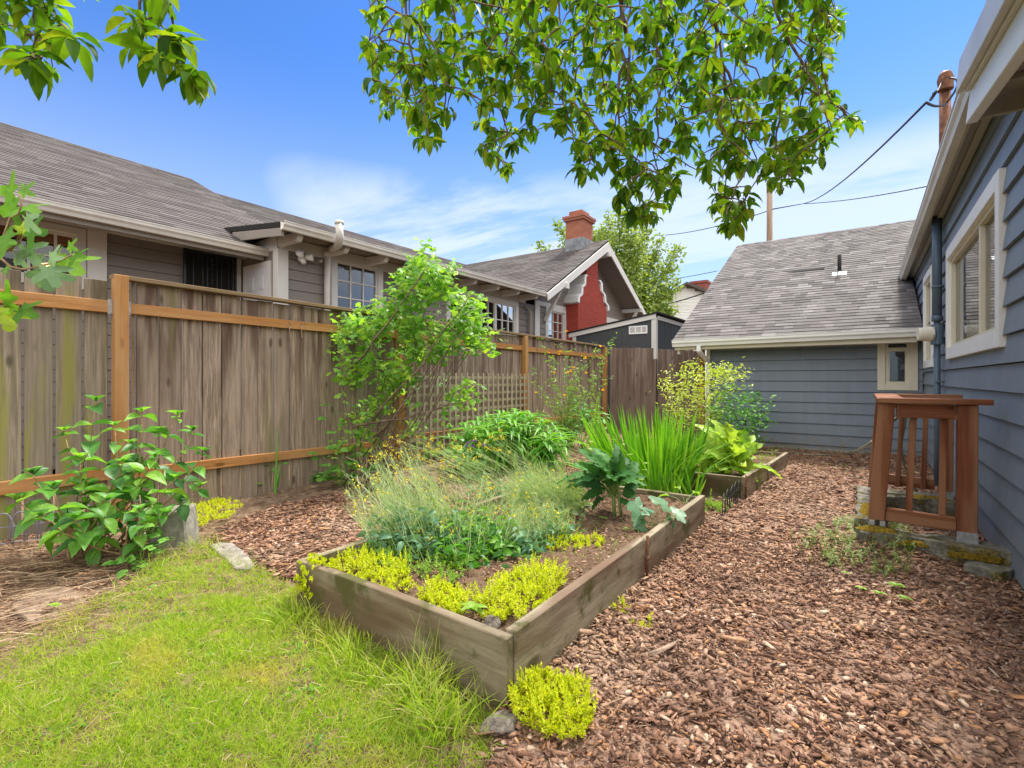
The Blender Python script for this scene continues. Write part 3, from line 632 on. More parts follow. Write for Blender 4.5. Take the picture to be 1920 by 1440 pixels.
for k in range(11):
    ya = 3.62-k*.30; za = 2.70-sl*k*.30; yb = ya-.292; zb_ = za-sl*.292
    b.prism([(x0+.105, ya, za), (x0+.105, yb, zb_), (x0+.105, yb, zb_+.02), (x0+.105, ya, za+.02)], (1.8, 0, 0))
    if k % 2: b.prism([(x0+.105, ya, za-.028), (x0+.105, ya-.05, za-.028-sl*.05), (x0+.105, ya-.05, za-.002-sl*.05), (x0+.105, ya, za-.002)], (1.8, 0, 0))
b.build('porch_soffit', MAT['soffit'], pr, bevel=.002)
# conduit mast, meter
mp_ = at(1757, 500, x=.655); py = mp_[1]
b = MB(); b.tube([(.655, py, 3.03), (.655, py, 1.86)], .044, 14); b.tube([(.655, py, 1.90), (.655, py, 1.84)], .050, 14); b.tube([(.655, py, 1.84), (.655, py, -.02)], .030, 12)
b.tube([(.655, py, 2.21), (.655, py, 2.235)], .050, 14); b.box(.64, .712, py-.055, py+.055, 2.212, 2.23); b.box(.64, .712, py-.05, py+.05, 1.16, 1.175); cd = b.build('conduit', MAT['bluedark'], house, True)
b = MB(); b.tube([(.66, py-.005, 1.58), (.66, py-.005, 1.80)], .062, 14); b.build('meter_socket', MAT['bluedark'], house)
b = MB(); b.tube([(.62, py, 1.70), (.50, py-.02, 1.70)], [.088, .074], 20); b.tube([(.50, py-.02, 1.70), (.488, py-.022, 1.70)], [.074, .064], 20); mt = b.build('electric_meter', MAT['cream'], house, bevel=.003)
b = MB(); b.tube([(.632, py, 1.70), (.618, py, 1.70)], .096, 20); b.build('meter_ring', MAT['galv'], mt)
# service mast on the roof
ms = at(1772, 268, x=.86)
b = MB(); b.tube([(ms[0], ms[1], 3.0), at(1772, 160, x=.86)], .062, 12); mast = b.build('service_mast', MAT['rust'], house, True)
tp = at(1773, 152, x=.86)
b = MB(); b.tube([tp-np.array([0,0,.10]), tp+np.array([0,0,.02]), tp+np.array([-.01,-.01,.09]), tp+np.array([-.03,0,.13])], [.075, .09, .07, .02], 12); b.tube([tp+np.array([0,0,-.12]), tp+np.array([0,0,-.08])], .085, 12); b.build('weather_head', MAT['rust'], mast, bevel=.004)
b = MB(); ca = at(1762, 195, x=.74); b.tube(curve(tp+np.array([.03,-.1,-.02]), tp+np.array([.0,-.06,-.32]), 0, 8, 0, (.08,-.12,0)), .012, 6); b.tube(curve(tp+np.array([0,-.08,-.33]), at(1737, 192, x=.62), .04, 8), .016, 6)
b.tube(curve(tp+np.array([-.04,-.05,0]), at(1749, 175, x=.66), .05, 6), .008, 5); b.tube([at(1745, 187, x=.64), at(1755, 172, x=.66)], .018, 6); b.build('service_cable', MAT['cable'], mast, True)

# ================================================================== GARAGE
GY = 9.70; GX = -2.40
gar = thing('garage', 'low blue lap sided garage with a steep grey shingle roof and small white framed window', 'garage', (-.9, 12, 0))
mb = MB(); wa = (2.40+.16, 2.40+.655, 1.02, 1.93)
siding(mb, (GX, GY, 0), (1,0,0), (0,-1,0), XW-GX-.02, -.02, 1.95, .178, [(wa[0]+.04, wa[1]-.04, wa[2]+.04, 2.0)], th=.024, zoff=.09)
mb.build('wall', MAT['blue'], gar)
b = MB(); b.box(GX-.006, XW-.03, GY+.04, 18, -.05, 1.9); b.build('inner_wall', MAT['bluedark'], gar)
b = MB(); b.box(GX-.014, GX+.05, GY-.032, GY+.03, 0, 1.93); b.build('corner_board', MAT['white'], gar, bevel=.003)
b = MB(); b.box(GX-.01, XW-.02, GY-.02, GY+.02, -.1, -.022+.06); b.build('foundation', MAT['concrete'], gar)
fG = Fr((GX, GY, 0), (1,0,0), (0,-1,0))
gw = window(gar, fG, wa[0], wa[1], wa[2], 1.94, tw=.10, nx=1, nz=1, tm=MAT['cream'], sm=MAT['cream'], out=.038)
b = MB(); fG.box(b, wa[0]+.10, wa[1]-.10, 1.62, 1.68, -.04, .02); fG.box(b, wa[0]+.135, wa[0]+.155, 1.155, 1.62, -.01, .005); fG.box(b, wa[1]-.155, wa[1]-.135, 1.155, 1.62, -.01, .005); b.build('transom_bar', MAT['cream'], gw, bevel=.002)
gp = .523; ey, ez = 9.27, 1.90; rx0, rx1 = -2.90, .70; ridge_y = 15.05; LG = math.hypot(1, gp)
b = MB(); b.prism([(rx0, ey, ez), (rx0, ridge_y, ez+gp*(ridge_y-ey)), (rx0, ridge_y+5, ez+gp*(ridge_y-ey)-5*gp), (rx0, ridge_y+5, ez+gp*(ridge_y-ey)-5*gp-.06), (rx0, ridge_y, ez+gp*(ridge_y-ey)-.06), (rx0, ey, ez-.06)], (rx1-rx0+1.4, 0, 0))
groof = b.build('roof', MAT['felt'], gar)
b = MB(); rows = int((ridge_y-ey)*LG/.137)
def garw(b_):
    y = ey+b_/LG; return (0, (rx1 if y < 11.6 else rx1+1.4)-rx0)
shingles(b, (rx0-.015, ey-.03, ez+.003), (1,0,0), (0,1/LG,gp/LG), rows+1, garw, ex=.137, tw=(.11,.27), th=.008); b.build('shingles', MAT['shingle'], groof)
# lifted course, vent pipe
def onroof(u, v):
    r = ray(u, v); t = (ez-gp*ey-CAM_H)/(r[2]-gp*r[1]); return C0+r*t
p, q = onroof(1437, 518), onroof(1545, 508); b = MB(); b.prism([p+[0,0,.004], q+[0,0,.004], q+[0,.0,.045], (p+q)/2+[0,0,.035], p+[0,0,.012]], (0, .12, .06)); b.build('lifted_shingle', MAT['felt'], groof)
vp = onroof(1574, 516); b = MB(); b.tube([vp+[0,.0,-.05], vp+[0,0,.40]], .035, 12); vpo = b.build('vent_pipe', MAT['felt'], groof, True)
b = MB(); b.prism([vp+[-.12,-.09,-.03], vp+[.12,-.09,-.03], vp+[.12,.10,.07], vp+[-.12,.10,.07]], (0,0,.012)); b.tube([vp+[0,0,-.02], vp+[0,0,.07]], [.085,.045], 12); b.build('flashing', MAT['galv'], vpo)
b = MB(); gutterprof(b, (rx0, ey-.01, ez+.005), (rx1-.06, ey-.01, ez+.03), (0,-1,0), .12, .11); b.build('gutter', MAT['white'], gar)
b = MB(); b.box(rx0+.02, rx1-.08, ey-.006, ey+.016, ez-.17, ez-.02); b.box(rx0+.02, rx1-.08, ey+.016, GY-.03, ez-.165, ez-.145); b.build('fascia', MAT['cream'], gar, bevel=.003)
b = MB(); b.prism([(rx0-.012, ey, ez-.05), (rx0-.012, ridge_y, ez+gp*(ridge_y-ey)-.05), (rx0-.012, ridge_y, ez+gp*(ridge_y-ey)+.0), (rx0-.012, ey, ez)], (.02, 0, 0)); b.build('rake_board', MAT['trim'], gar)
b = MB(); b.box(rx0+.04, rx0+.09, ey+.1, ey+.2, ez-.24, ez-.15); b.build('rafter_tail', MAT['white'], gar)
m = M('peeling_white_paint', .7, .2); n = m.noise(1., 6, .7, m.coords((26,26,9))); m.col(m.mix(m.mr(n, .52, .58), (.66,.65,.62), (.22,.17,.13))); m.bump(n, .6, .004)
dx = GX+.03
b = MB()
for p, q in (((dx-.06, ey-.06, ez-.11), (dx-.06, ey-.06, ez-.21)), ((dx-.06, ey-.06, ez-.20), (dx+.01, GY-.12, ez-.40))): b.bar(p, q, .07, .055, (0,1,0) if p[1] == q[1] else (0,0,1))
b.build('downspout_elbow', MAT['white'], gar, bevel=.004)
b = MB(); b.bar((dx+.01, GY-.115, ez-.37), (dx+.01, GY-.115, .03), .07, .055, (0,1,0)); b.build('downspout', m.m, gar, bevel=.004)

# ================================================================== NEIGHBOUR HOUSE
nb = thing('house', 'taupe bungalow beyond the fence with brown shingle roof and painted red brick chimney', 'house', (-11, 9, 0))
XA, XB = -8.74, -7.60; YC = 4.29
# walls
fA = Fr((XA, 0, 0), (0,1,0), (1,0,0)); fB = Fr((XB, 0, 0), (0,1,0), (1,0,0))
mb = MB(); winA = (-1.2, 2.17, 2.42, 3.24)
siding(mb, (XA, -3, 0), (0,1,0), (1,0,0), YC+3, 0, 3.26, .165, [(3+winA[0]+.03, 3+winA[1]-.03, winA[2]+.03, 3.3)], th=.016)
WB = [(5.21, 6.36, 1.9, 3.40), (8.15, 10.95, 1.75, 3.26)]
siding(mb, (XB, YC, 0), (0,1,0), (1,0,0), 11.75-YC, 0, 3.27, .165, [(a-YC+.03, b_-YC-.03, c_+.03, d_-.03) for a, b_, c_, d_ in WB], th=.016)
mb.build('wall', MAT['taupe'], nb)
b = MB(); b.box(XA-5, XA-.1, -3, 12, 0, 3.3); b.box(XB-3, XB-.12, YC+.05, 18.4, 0, 3.4); b.build('inner_wall', MAT['dark'], nb)
b = MB(); b.box(XA, XA+.03, -3, YC-.03, 3.26, 3.46); b.box(XB, XB+.035, YC, 11.3, 3.27, 3.46); b.box(XA+.03, XB-.001, YC-.035, YC+.0, 3.25, 3.47)
b.box(XB-.11, XB+.04, YC-.04, YC+.14, 0, 3.27); b.box(XA-.0, XA+.032, 2.18, 2.40, 0, 3.26); b.box(XB, XB+.036, 11.78, 12.02, 0, 3.42)
b.box(XA, XA+.05, YC-.16, YC-.05, 0, 3.25); b.build('trim_board', MAT['trim'], nb, bevel=.004)
# porch end wall with white door
fD = Fr((XA, YC-.02, 0), (1,0,0), (0,-1,0))
b = MB(); b.box(XA-.1, XB-.11, YC-.018, YC+.1, 0, 3.25); b.build('porch_wall', MAT['taupe'], nb)
b = MB(); b.box(XA+.10, XA+.18, YC-.05, YC-.019, 1, 3.1); b.box(XB-.25, XB-.17, YC-.05, YC-.019, 1, 3.1); b.box(XA+.18, XB-.25, YC-.05, YC-.019, 3.02, 3.1); b.build('door_casing', MAT['trim'], nb, bevel=.003)
b = MB(); b.box(XA+.18, XB-.25, YC-.045, YC-.019, 1, 3.02); dr = b.build('door', MAT['doorw'], nb)
b = MB(); dw = (XB-.25)-(XA+.18)
for cx_ in (.28, .72):
    for (z0_, z1_) in ((2.66, 2.88), (1.9, 2.5), (1.2, 1.7)):
        xc = XA+.18+dw*cx_; b.box(xc-.085, xc+.085, YC-.054, YC-.046, z0_, z1_); b.box(xc-.06, xc+.06, YC-.060, YC-.055, z0_+.025, z1_-.025)
b.build('door_panel', MAT['doorw'], dr, bevel=.006)
# security grille on segment A
g0, g1 = at(345, 520, x=XA+.06)[1], at(440, 520, x=XA+.06)[1]
b = MB(); b.box(XA+.018, XA+.03, g0+.04, g1-.02, .9, 3.22); b.build('screen_door', MAT['dark'], nb)
b = MB(); zt2 = 3.24
for y in (g0, g1): b.bar((XA+.08, y, .9), (XA+.08, y, zt2), .035, .035, (0,1,0))
b.bar((XA+.08, g0, zt2-.02), (XA+.08, g1, zt2-.02), .035, .035)
W_ = g1-g0
for k in (.16, .34, .43, .62, .71, .86): b.bar((XA+.08, g0+W_*k, .9), (XA+.08, g0+W_*k, zt2), .014, .014, (0,1,0))
yc = g0+W_*.525
for z_ in (3.02, 2.78, 2.5, 2.26):
    for sg in (-1, 1):
        pts = []
        for i in range(15):
            a = i*.42; r = .075*(1-i/19); pts.append((XA+.08, yc+sg*(.055+r*math.cos(a+2.6)*.7), z_+.11*math.sin(a*.5)*.2+r*math.sin(a+2.6)*1.2))
        b.tube(pts, .006, 5)
b.tube([(XA+.08, yc, 2.2), (XA+.08, yc, 3.16)], .008, 5); b.tube([(XA+.08, yc, 3.08), (XA+.08, yc, 3.13), (XA+.08, yc, 3.19)], [.004, .026, .003], 6)
b.build('security_grille', MAT['iron'], nb)
# window A
wA = window(nb, fA, winA[0], winA[1], winA[2]-.0, 3.25, tw=.10, nx=1, nz=1, tm=MAT['trim'], sm=MAT['trim'], glass='glassc', out=.035)
b = MB()
for y in (1.86, 1.60, .8): fA.box(b, y-.014, y+.014, 2.55, 3.12, -.02, .004)
for z_ in (2.82,): fA.box(b, -1.0, 2.04, z_-.008, z_+.008, -.016, .002)
b.build('muntin', MAT['trim'], wA)
b = MB(); b.box(XA-.9, XA-.09, -1.0, 2.0, 3.0, 3.12); b.box(XA-.09+.0, XA-.06, -1.0, 2.05, 3.0, 3.13); b.build('timber_header', MAT['rail'], wA)
lp = at(97, 502, x=XA-.075); b = MB(); b.tube([lp+[0,0,.06], lp+[0,0,.03], lp+[0,0,-.02]], [.03,.13,.16], 16); b.build('lamp_shade', MAT['lampglow'], wA, True)
# windows B
for (a, b_, c_, d_), (nx, nz, pn) in zip(WB, ((3,4,1), (3,3,3))): window(nb, fB, a, b_, c_, d_, tw=.12, nx=nx, nz=nz, panes=pn, out=.04, muntin=.022)
# flood light
fl = at(568, 482, x=XB+.1); b = MB(); b.tube([fl+[-.08,0,-.02], fl+[-.03,0,-.02]], .05, 12); b.tube([fl+[-.03,0,-.02], fl+[.03,0,-.10]], .04, 10); fo = b.build('flood_light', MAT['white'], nb, True)
b = MB(); b.tube([fl+[0,-.02,.0], fl+[.10,-.12,.03]], [.035,.062], 14); b.tube([fl+[0,.02,.0], fl+[.10,.12,.0]], [.035,.062], 14); b.build('lamp_head', MAT['white'], fo, True)
# vent pipe with elbows (white)
x_ = XB+.11; pts = [at(615, 640, x=x_), at(615, 478, x=x_), at(619, 468, x=x_), at(628, 464, x=x_+.3), at(635, 458, x=x_+.62), at(637, 446, x=x_+.78), at(636, 418, x=x_+.78)]
pts[0][2] = 1.8; b = MB(); b.tube(pts, .062, 14); b.tube([pts[-1]-[0,0,.02], pts[-1]+[0,0,.03]], .070, 14); b.tube([pts[1]-[0,0,.03], pts[1]+[0,0,.05]], .074, 14); b.build('vent_pipe', MAT['trim'], nb, True)
b = MB(); b.bar((x_-.11, pts[1][1]-.1, pts[1][2]-.12), (x_-.02, pts[1][1]-.1, pts[1][2]-.12), .02, .05); b.build('pipe_strap', MAT['trim'], nb)
# roofs A, B
pA = .5; eA = (-7.95, 3.30); xr = -13.62; zr = eA[1]+pA*(eA[0]-xr)
LA = math.hypot(1, pA); yA0, yA1 = -6.0, 5.45
b = MB(); b.prism([(eA[0], yA0, eA[1]), (xr, yA0, zr), (xr-6, yA0, zr-3), (xr-6, yA0, zr-3.06), (xr, yA0, zr-.06), (eA[0], yA0, eA[1]-.06)], (0, YC-.12-yA0, 0))
b.prism([(-8.72, YC-.12, 3.64), (xr, YC-.12, zr), (xr-6, YC-.12, zr-3), (xr-6, YC-.12, zr-3.06), (xr, YC-.12, zr-.06), (-8.72, YC-.12, 3.58)], (0, yA1-YC+.12, 0)); rA = b.build('roof', MAT['felt'], nb)
b = MB(); shingles(b, (eA[0]+.02, yA0, eA[1]), (0,1,0), (-1/LA,0,pA/LA), int((eA[0]-xr)*LA/.15)+1, lambda q: (0, (YC-.1 if q < .85 else yA1)-yA0), ex=.15, tw=(.2,.6), th=.007); b.build('shingles', MAT['shingle_n'], rA)
eB = (-6.98, 3.50); xk, zk = -8.75, 3.72; zrB = zr-.16; pB = (zrB-zk)/(xk-xr); LB1 = math.hypot(eB[0]-xk, zk-eB[1]); LB2 = math.hypot(1, pB)
yB0, yB1 = 3.98, 16.0
b = MB(); b.prism([(eB[0], yB0, eB[1]), (xk, yB0, zk), (xk, yB0, zk-.07), (eB[0], yB0, eB[1]-.07)], (0, 11.3-yB0, 0))
b.prism([(xk, yA1-.1, zk), (xr, yA1-.1, zrB), (xr-5, yA1-.1, zrB-2.4), (xr-5, yA1-.1, zrB-2.46), (xr, yA1-.1, zrB-.06), (xk, yA1-.1, zk-.06)], (0, yB1-yA1, 0)); rB = b.build('roof', MAT['felt'], nb)
uB = np.array([xk-eB[0], 0, zk-eB[1]])/LB1
b = MB(); shingles(b, (eB[0]+.02, yB0, eB[1]), (0,1,0), uB, int(LB1/.15)+1, lambda q: (0, 11.6-yB0), ex=.15, tw=(.2,.6), th=.007)
shingles(b, (xk, yA1-.1, zk), (0,1,0), (-1/LB2,0,pB/LB2), int((xk-xr)*LB2/.15)+1, lambda q: (0, yB1-yA1), ex=.15, tw=(.2,.6), th=.007); b.build('shingles', MAT['shingle_n'], rB)
b = MB(); gutterprof(b, (eA[0]+.01, yA0, eA[1]), (eA[0]+.01, YC-.02, eA[1]), (1,0,0), .12, .11); gutterprof(b, (eB[0]+.01, yB0-.02, eB[1]), (eB[0]+.01, 11.35, eB[1]), (1,0,0), .12, .11)
b.build('gutter', MAT['gutter'], nb)
b = MB(); b.prism([(eA[0]-.01, yA0, 3.225), (XA+.031, yA0, 3.225+.5*.76), (XA+.031, yA0, 3.20+.5*.76), (eA[0]-.01, yA0, 3.20)], (0, YC-.06-yA0, 0)); b.box(eA[0]-.04, eA[0]+.005, yA0, YC-.06, 3.12, 3.27); b.box(XB-.2, eB[0]-.02, yB0+.05, 11.4, 3.47, 3.49); b.build('soffit', MAT['taupe2'], nb)
b = MB(); b.prism([(XB+.1, yB0-.001, 3.36), (xk+.35, yB0-.001, 3.44), (xk+.3, yB0-.001, 3.60), (eB[0], yB0-.001, 3.42), (eB[0], yB0-.001, 3.30)], (0, .04, 0)); b.build('rake_board', MAT['taupe2'], nb)
b = MB(); y = yB0+.28
while y < 11.2:
    b.prism([(XB+.02, y, 3.30), (eB[0]-.08, y, 3.30), (eB[0]-.03, y, 3.36), (eB[0]-.03, y, 3.43), (XB+.02, y, 3.46)], (0, .09, 0)); y += .84; b.build('rafter_tail', MAT['trim'], nb, bevel=.004); b = MB()
# cross gable C
yG0, yG1, yP, zP = 11.3, 18.75, 15.1, 5.72; zE = 3.52; xg = -6.88
sC = (zP-zE)/(yP-yG0); sD = (zP-3.62)/(yG1-yP)
b = MB(); b.prism([(xg, yG0, zE), (xg, yP, zP), (xg, yG1, 3.62), (xg, yG1, 3.55), (xg, yP, zP-.08), (xg, yG0, zE-.07)], (-7.2, 0, 0)); rC = b.build('roof', MAT['felt'], nb)
LC = math.hypot(1, sC); b = MB()
shingles(b, (xg+.02, yG0-.02, zE), (-1,0,0), (0,1/LC,sC/LC), int((yP-yG0)*LC/.15)+1, lambda q: (0, 7.2), ex=.15, tw=(.2,.6), th=.010); b.build('shingles', MAT['shingle_n'], rC)
def gz_c(y): return zP-.08-(sC*(yP-y) if y < yP else sD*(y-yP))
mb = MB(); z_ = 3.42
while z_ < 5.6:
    z2 = z_+.155; ya = yP-(zP-.08-z_)/sC; yb = yP+(zP-.08-z_)/sD
    mb.box(XB-.02, XB+.016, max(11.9, ya), yb, z_, z2-.008); mb.box(XB-.02, XB+.004, max(11.9, ya), yb, z2-.008, z2); z_ = z2
siding(mb, (XB, 12.0, 0), (0,1,0), (1,0,0), 6.4, 0, 3.30, .155, [(.38, 1.56, 1.8, 3.30), (3.9, 5.2, 1.8, 3.3)], th=.016)
mb.build('gable_wall', MAT['taupe'], nb)
b = MB(); b.box(XB, XB+.03, 12.02, 18.2, 3.30, 3.42); b.build('belt_board', MAT['trim'], nb, bevel=.003)
window(nb, fB, 12.36, 13.58, 1.9, 3.34, tw=.13, nx=3, nz=4, out=.04, muntin=.022); window(nb, fB, 15.9, 17.2, 1.9, 3.34, tw=.13, nx=3, nz=4, out=.04, muntin=.022)
b = MB(); h = .25
b.prism([(xg, yG0-.05, zE-.06), (xg, yP, zP-.05), (xg, yP, zP-.05-h*1.15), (xg, yG0-.05+.05, zE-.06-h*.75)], (.04, 0, 0))
b.prism([(xg, yP, zP-.05), (xg, yG1+.05, 3.55), (xg, yG1-.0, 3.55-h*.8), (xg, yP, zP-.05-h*1.15)], (.04, 0, 0)); b.build('barge_board', MAT['trim'], nb, bevel=.006)
b = MB()
b.prism([(XB, yG0+.1, zE-.08), (XB, yP, zP-.16), (XB, yG1-.1, 3.50), (XB, yG1-.1, 3.47), (XB, yP, zP-.19), (XB, yG0+.1, zE-.11)], (xg-XB-.002, 0, 0)); b.build('soffit', MAT['taupe'], nb)
def brace(y, zt, dy=0):
    b = MB(); b.box(XB, xg-.01, y-.06, y+.06, zt-.13, zt); b.bar((XB+.05, y, zt-1.0), (xg-.12, y, zt-.10), .09, .10); b.box(xg+.0, xg+.10, y-.07, y+.07, zt-.15, zt+.01)
    b.build('knee_brace', MAT['trim'], nb, bevel=.006)
yb1 = at(1060, 545, x=xg)[1]; brace(yb1, gz_c(yb1)-.13); brace(yG1-.75, gz_c(yG1-.75)-.13); b = MB(); b.box(XB, xg+.10, yP-.07, yP+.07, zP-.52, zP-.36); b.build('ridge_beam', MAT['trim'], nb, bevel=.006)
b = MB(); gutterprof(b, (xg-.03, yG0-.03, zE), (-7.95, yG0-.03, zE), (0,-1,0), .12, .11); b.build('gutter', MAT['gutter'], nb)
b = MB(); b.tube([at(972, 583, y=yG0-.05)*0+np.array((-7.85, yG0-.08, zE-.1)), (-7.85, yG0-.06, zE-.2), (-7.5, yG0+.05, zE-.42), (-7.48, yG0+.1, zE-.55), (-7.48, yG0+.1, 1.2)], .05, 10); b.build('downspout', MAT['taupe2'], nb, True)
# chimney breast on the gable wall
xc0 = XB+.45
c = MB(); c.box(XB-.02, xc0, 13.55, 15.62, 0, 3.50); c.prism([(XB-.02,14.12,3.5),(XB-.02,14.92,3.5),(XB-.02,14.92,5.46),(XB-.02,14.12,5.0)], (.469,0,0))
c.prism([(XB-.02, 13.56, 3.499), (XB-.02, 13.72, 3.9), (XB-.02, 13.95, 4.2), (XB-.02, 14.12, 4.45), (XB-.02, 14.92, 4.45), (XB-.02, 15.10, 4.2), (XB-.02, 15.42, 3.85), (XB-.02, 15.61, 3.499)], (.468, 0, 0))
cb = c.build('chimney_breast', MAT['redbrick'], nb)
def shoulder(pts, sg):
    b = MB(); P = [(XB-.01, y, z) for y, z in pts]; Q = [(XB-.01, y+sg*.11, z+.035) for y, z in pts]
    for i in range(len(P)-1): b.prism([P[i], P[i+1], Q[i+1], Q[i]], (.52, 0, 0))
    b.build('shoulder_cap', MAT['white'], cb, bevel=.008)
shoulder([(13.55,3.50),(13.58,3.68),(13.78,3.80),(13.80,4.02),(13.98,4.12),(14.0,4.38),(14.13,4.44)], -1)
shoulder([(15.62,3.50),(15.58,3.66),(15.36,3.76),(15.32,3.98),(15.10,4.08),(15.06,4.34),(14.92,4.42)], 1)
# stack through the roof
ck = at(1090, 430, y=15.0); kx, ky = -7.85, 15.0
c = MB(); c.box(kx-.34, kx+.30, ky-.36, ky+.36, 5.2, 6.46); c.box(kx-.40, kx+.36, ky-.42, ky+.42, 6.46, 6.54); c.box(kx-.43, kx+.39, ky-.45, ky+.45, 6.54, 6.62); c.box(kx-.26, kx+.22, ky-.28, ky+.28, 6.62, 6.80)
st = c.build('chimney', MAT['brick'], nb); b = MB(); b.tube([(kx-.02, ky, 6.80), (kx-.02, ky, 6.88)], [.24,.12], 12); b.build('chimney_cap', MAT['concrete'], st)
b = MB(); b.box(kx-.36, kx+.32, ky-.38, ky+.38, 5.45, 5.86); b.build('chimney_flashing', MAT['lead'], st)

# ================================================================== SHED
sx1, sy0, sx0, sy1 = -4.55, 13.0, -7.0, 15.8
shd = thing('shed', 'small dark charcoal shed with white trim and a louvered vent behind the fence', 'shed', (-5.7, 14.4, 0))
b = MB(); zR, zL = 2.84, 2.46
b.prism([(sx0, sy0, 0), (sx1, sy0, 0), (sx1, sy0, zR), (sx0, sy0, zL)], (0, sy1-sy0, 0))
for k in range(12): x = sx0+.2*k+.1; b.box(x, x+.012, sy0-.006, sy0, 0, zL+(zR-zL)*(x-sx0)/(sx1-sx0)-.03)
for k in range(13): y = sy0+.2*k+.15; b.box(sx1, sx1+.006, y, y+.012, 0, zR-.02)
b.build('wall', MAT['charcoal'], shd)
b = MB(); b.box(sx1-.10, sx1+.03, sy0-.03, sy0+.10, 1.0, zR); b.box(sx0-.03, sx0+.08, sy0-.03, sy0+.02, 1.0, zL)
b.prism([(sx0-.15, sy0-.05, zL-.05), (sx1+.03, sy0-.05, zR-.04), (sx1+.03, sy0-.05, zR+.09), (sx0-.15, sy0-.05, zL+.07)], (0, .03, 0)); b.box(sx1+.007, sx1+.035, sy0+.101, sy1, zR-.06, zR+.05); b.build('trim_board', MAT['trim'], shd, bevel=.004)
b = MB(); b.prism([(sx0-.2, sy0-.08, zL+.075), (sx1+.10, sy0-.08, zR+.10), (sx1+.10, sy0-.08, zR+.14), (sx0-.2, sy0-.08, zL+.11)], (0, sy1-sy0+.16, 0)); b.build('roof', MAT['felt'], shd)
v0, v1 = at(1180, 627, y=sy0), at(1214, 610, y=sy0); b = MB()
b.box(v0[0], v1[0], sy0-.03, sy0-.008, v0[2], v0[2]+.03); b.box(v0[0], v1[0], sy0-.03, sy0-.008, v1[2]-.03, v1[2])
for t in (0, .33, .66, .95): xx = v0[0]+(v1[0]-v0[0])*t; b.box(xx, xx+.03, sy0-.032, sy0-.007, v0[2], v1[2])
vt = b.build('vent', MAT['white'], shd)
b = MB(); k = v0[2]+.03
while k < v1[2]-.03: b.prism([(v0[0]+.02, sy0-.008, k), (v0[0]+.02, sy0-.026, k), (v0[0]+.02, sy0-.010, k+.022)], (v1[0]-v0[0]-.04, 0, 0)); k += .028
b.build('louver', MAT['trim'], vt)

# ================================================================== far white house, trees beyond, pole and lines
D = 27.0
fh = thing('house', 'white clapboard house with a red brick chimney far behind the garage roof', 'house', at(1290, 650, d=D)*[1,1,0])
p0 = at(1248, 700, d=D); p1 = at(1360, 700, d=D); A_ = unit((p1-p0)*[1,1,0]); Wd = np.linalg.norm((p1-p0)[:2]); Nv = np.array([A_[1], -A_[0], 0]); Oz = p0*[1,1,0]
zt3 = at(1284, 540, d=D)[2]; ze3 = at(1250, 560, d=D)[2]; ze4 = at(1330, 572, d=D)[2]
mb = MB(); siding(mb, Oz, A_, Nv, Wd+2, 0, ze4, .15, th=.02); z_ = ze4
pk = np.dot((at(1284, 540, d=D)-p0), A_)
while z_ < zt3:
    t = (zt3-z_)/(zt3-ze4); a0 = max(0, pk-t*pk*1.6); a1 = pk+t*(Wd-pk+.6)
    P_ = lambda a, o, z: Oz+A_*a+Nv*o+np.array([0, 0, z])
    mb.add([P_(a0,0,z_),P_(a1,0,z_),P_(a1,.025,z_),P_(a0,.025,z_),P_(a0,0,z_+.15),P_(a1,0,z_+.15),P_(a1,.003,z_+.15),P_(a0,.003,z_+.15)], [(0,3,2,1),(4,5,6,7),(0,1,5,4),(1,2,6,5),(2,3,7,6),(3,0,4,7)]); z_ += .15
mb.build('wall', MAT['white'], fh)
b = MB(); P_ = lambda a, z, o: Oz+A_*a+Nv*o+np.array([0, 0, z])
b.prism([P_(-.6,ze4+.3,.35), P_(pk,zt3+.28,.35), P_(pk,zt3+.14,.35), P_(-.6,ze4+.15,.35)], -Nv*5); b.prism([P_(pk,zt3+.28,.35), P_(Wd+1.2,ze4-.15,.35), P_(Wd+1.2,ze4-.3,.35), P_(pk,zt3+.14,.35)], -Nv*5); b.build('roof', MAT['shingle_n'], fh)
c0, c1 = at(1303, 552, d=D+3), at(1324, 529, d=D+3); cc = (c0+c1)/2; b = MB(); b.box(cc[0]-.45, cc[0]+.45, cc[1]-.4, cc[1]+.4, 4, c1[2]); b.box(cc[0]-.52, cc[0]+.52, cc[1]-.47, cc[1]+.47, c1[2]-.12, c1[2]+.02); b.build('chimney', MAT['brickfar'], fh)

up = at(1443, 500, d=24); upt = at(1443, 352, d=24)
pl = thing('utility_pole', 'weathered wooden utility pole rising behind the garage roof', 'utility pole', up*[1,1,0])
b = MB(); b.tube([up*[1,1,0], upt], [.17, .125], 12); b.build('pole', MAT['pole'], pl, True)
b = MB(); b.tube([upt-[0,0,.25], upt+[0,0,.02]], .135, 12); b.build('pole_band', MAT['rust'], pl)
def line(name, label, pts, r=.012):
    b = MB(); pp = []
    for p, q, sg in pts: pp += curve(p, q, sg, 14)
    b.tube(pp, r, 5); tag(b.build(name, MAT['cable'], None, True, origin=pts[0][0]), label, 'cable')
hub = at(1470, 388, d=22)
b1 = at(1447, 393, d=24)
line('service_wire', 'sagging twisted wire from the rusty roof mast to the wooden pole', [(at(1737, 192, x=.62), at(1505, 382, d=20), .25), (at(1505, 382, d=20), b1, 0)], .016)
line('service_wire', 'straight wire passing above the garage ridge towards the blue house eave', [(at(1740, 349, d=12), at(1505, 382, d=20), .08), (at(1505, 382, d=20), b1+[0,0,.03], 0)], .014)
line('power_line', 'long thin wire from the pole down behind the leafy branches to the left', [(b1, at(1230, 442, d=34), .25)], .022)
line('power_line', 'thick dark wire low over the white house with the red chimney', [(at(1200, 578, d=30), at(1345, 540, d=20), .15)], .03)
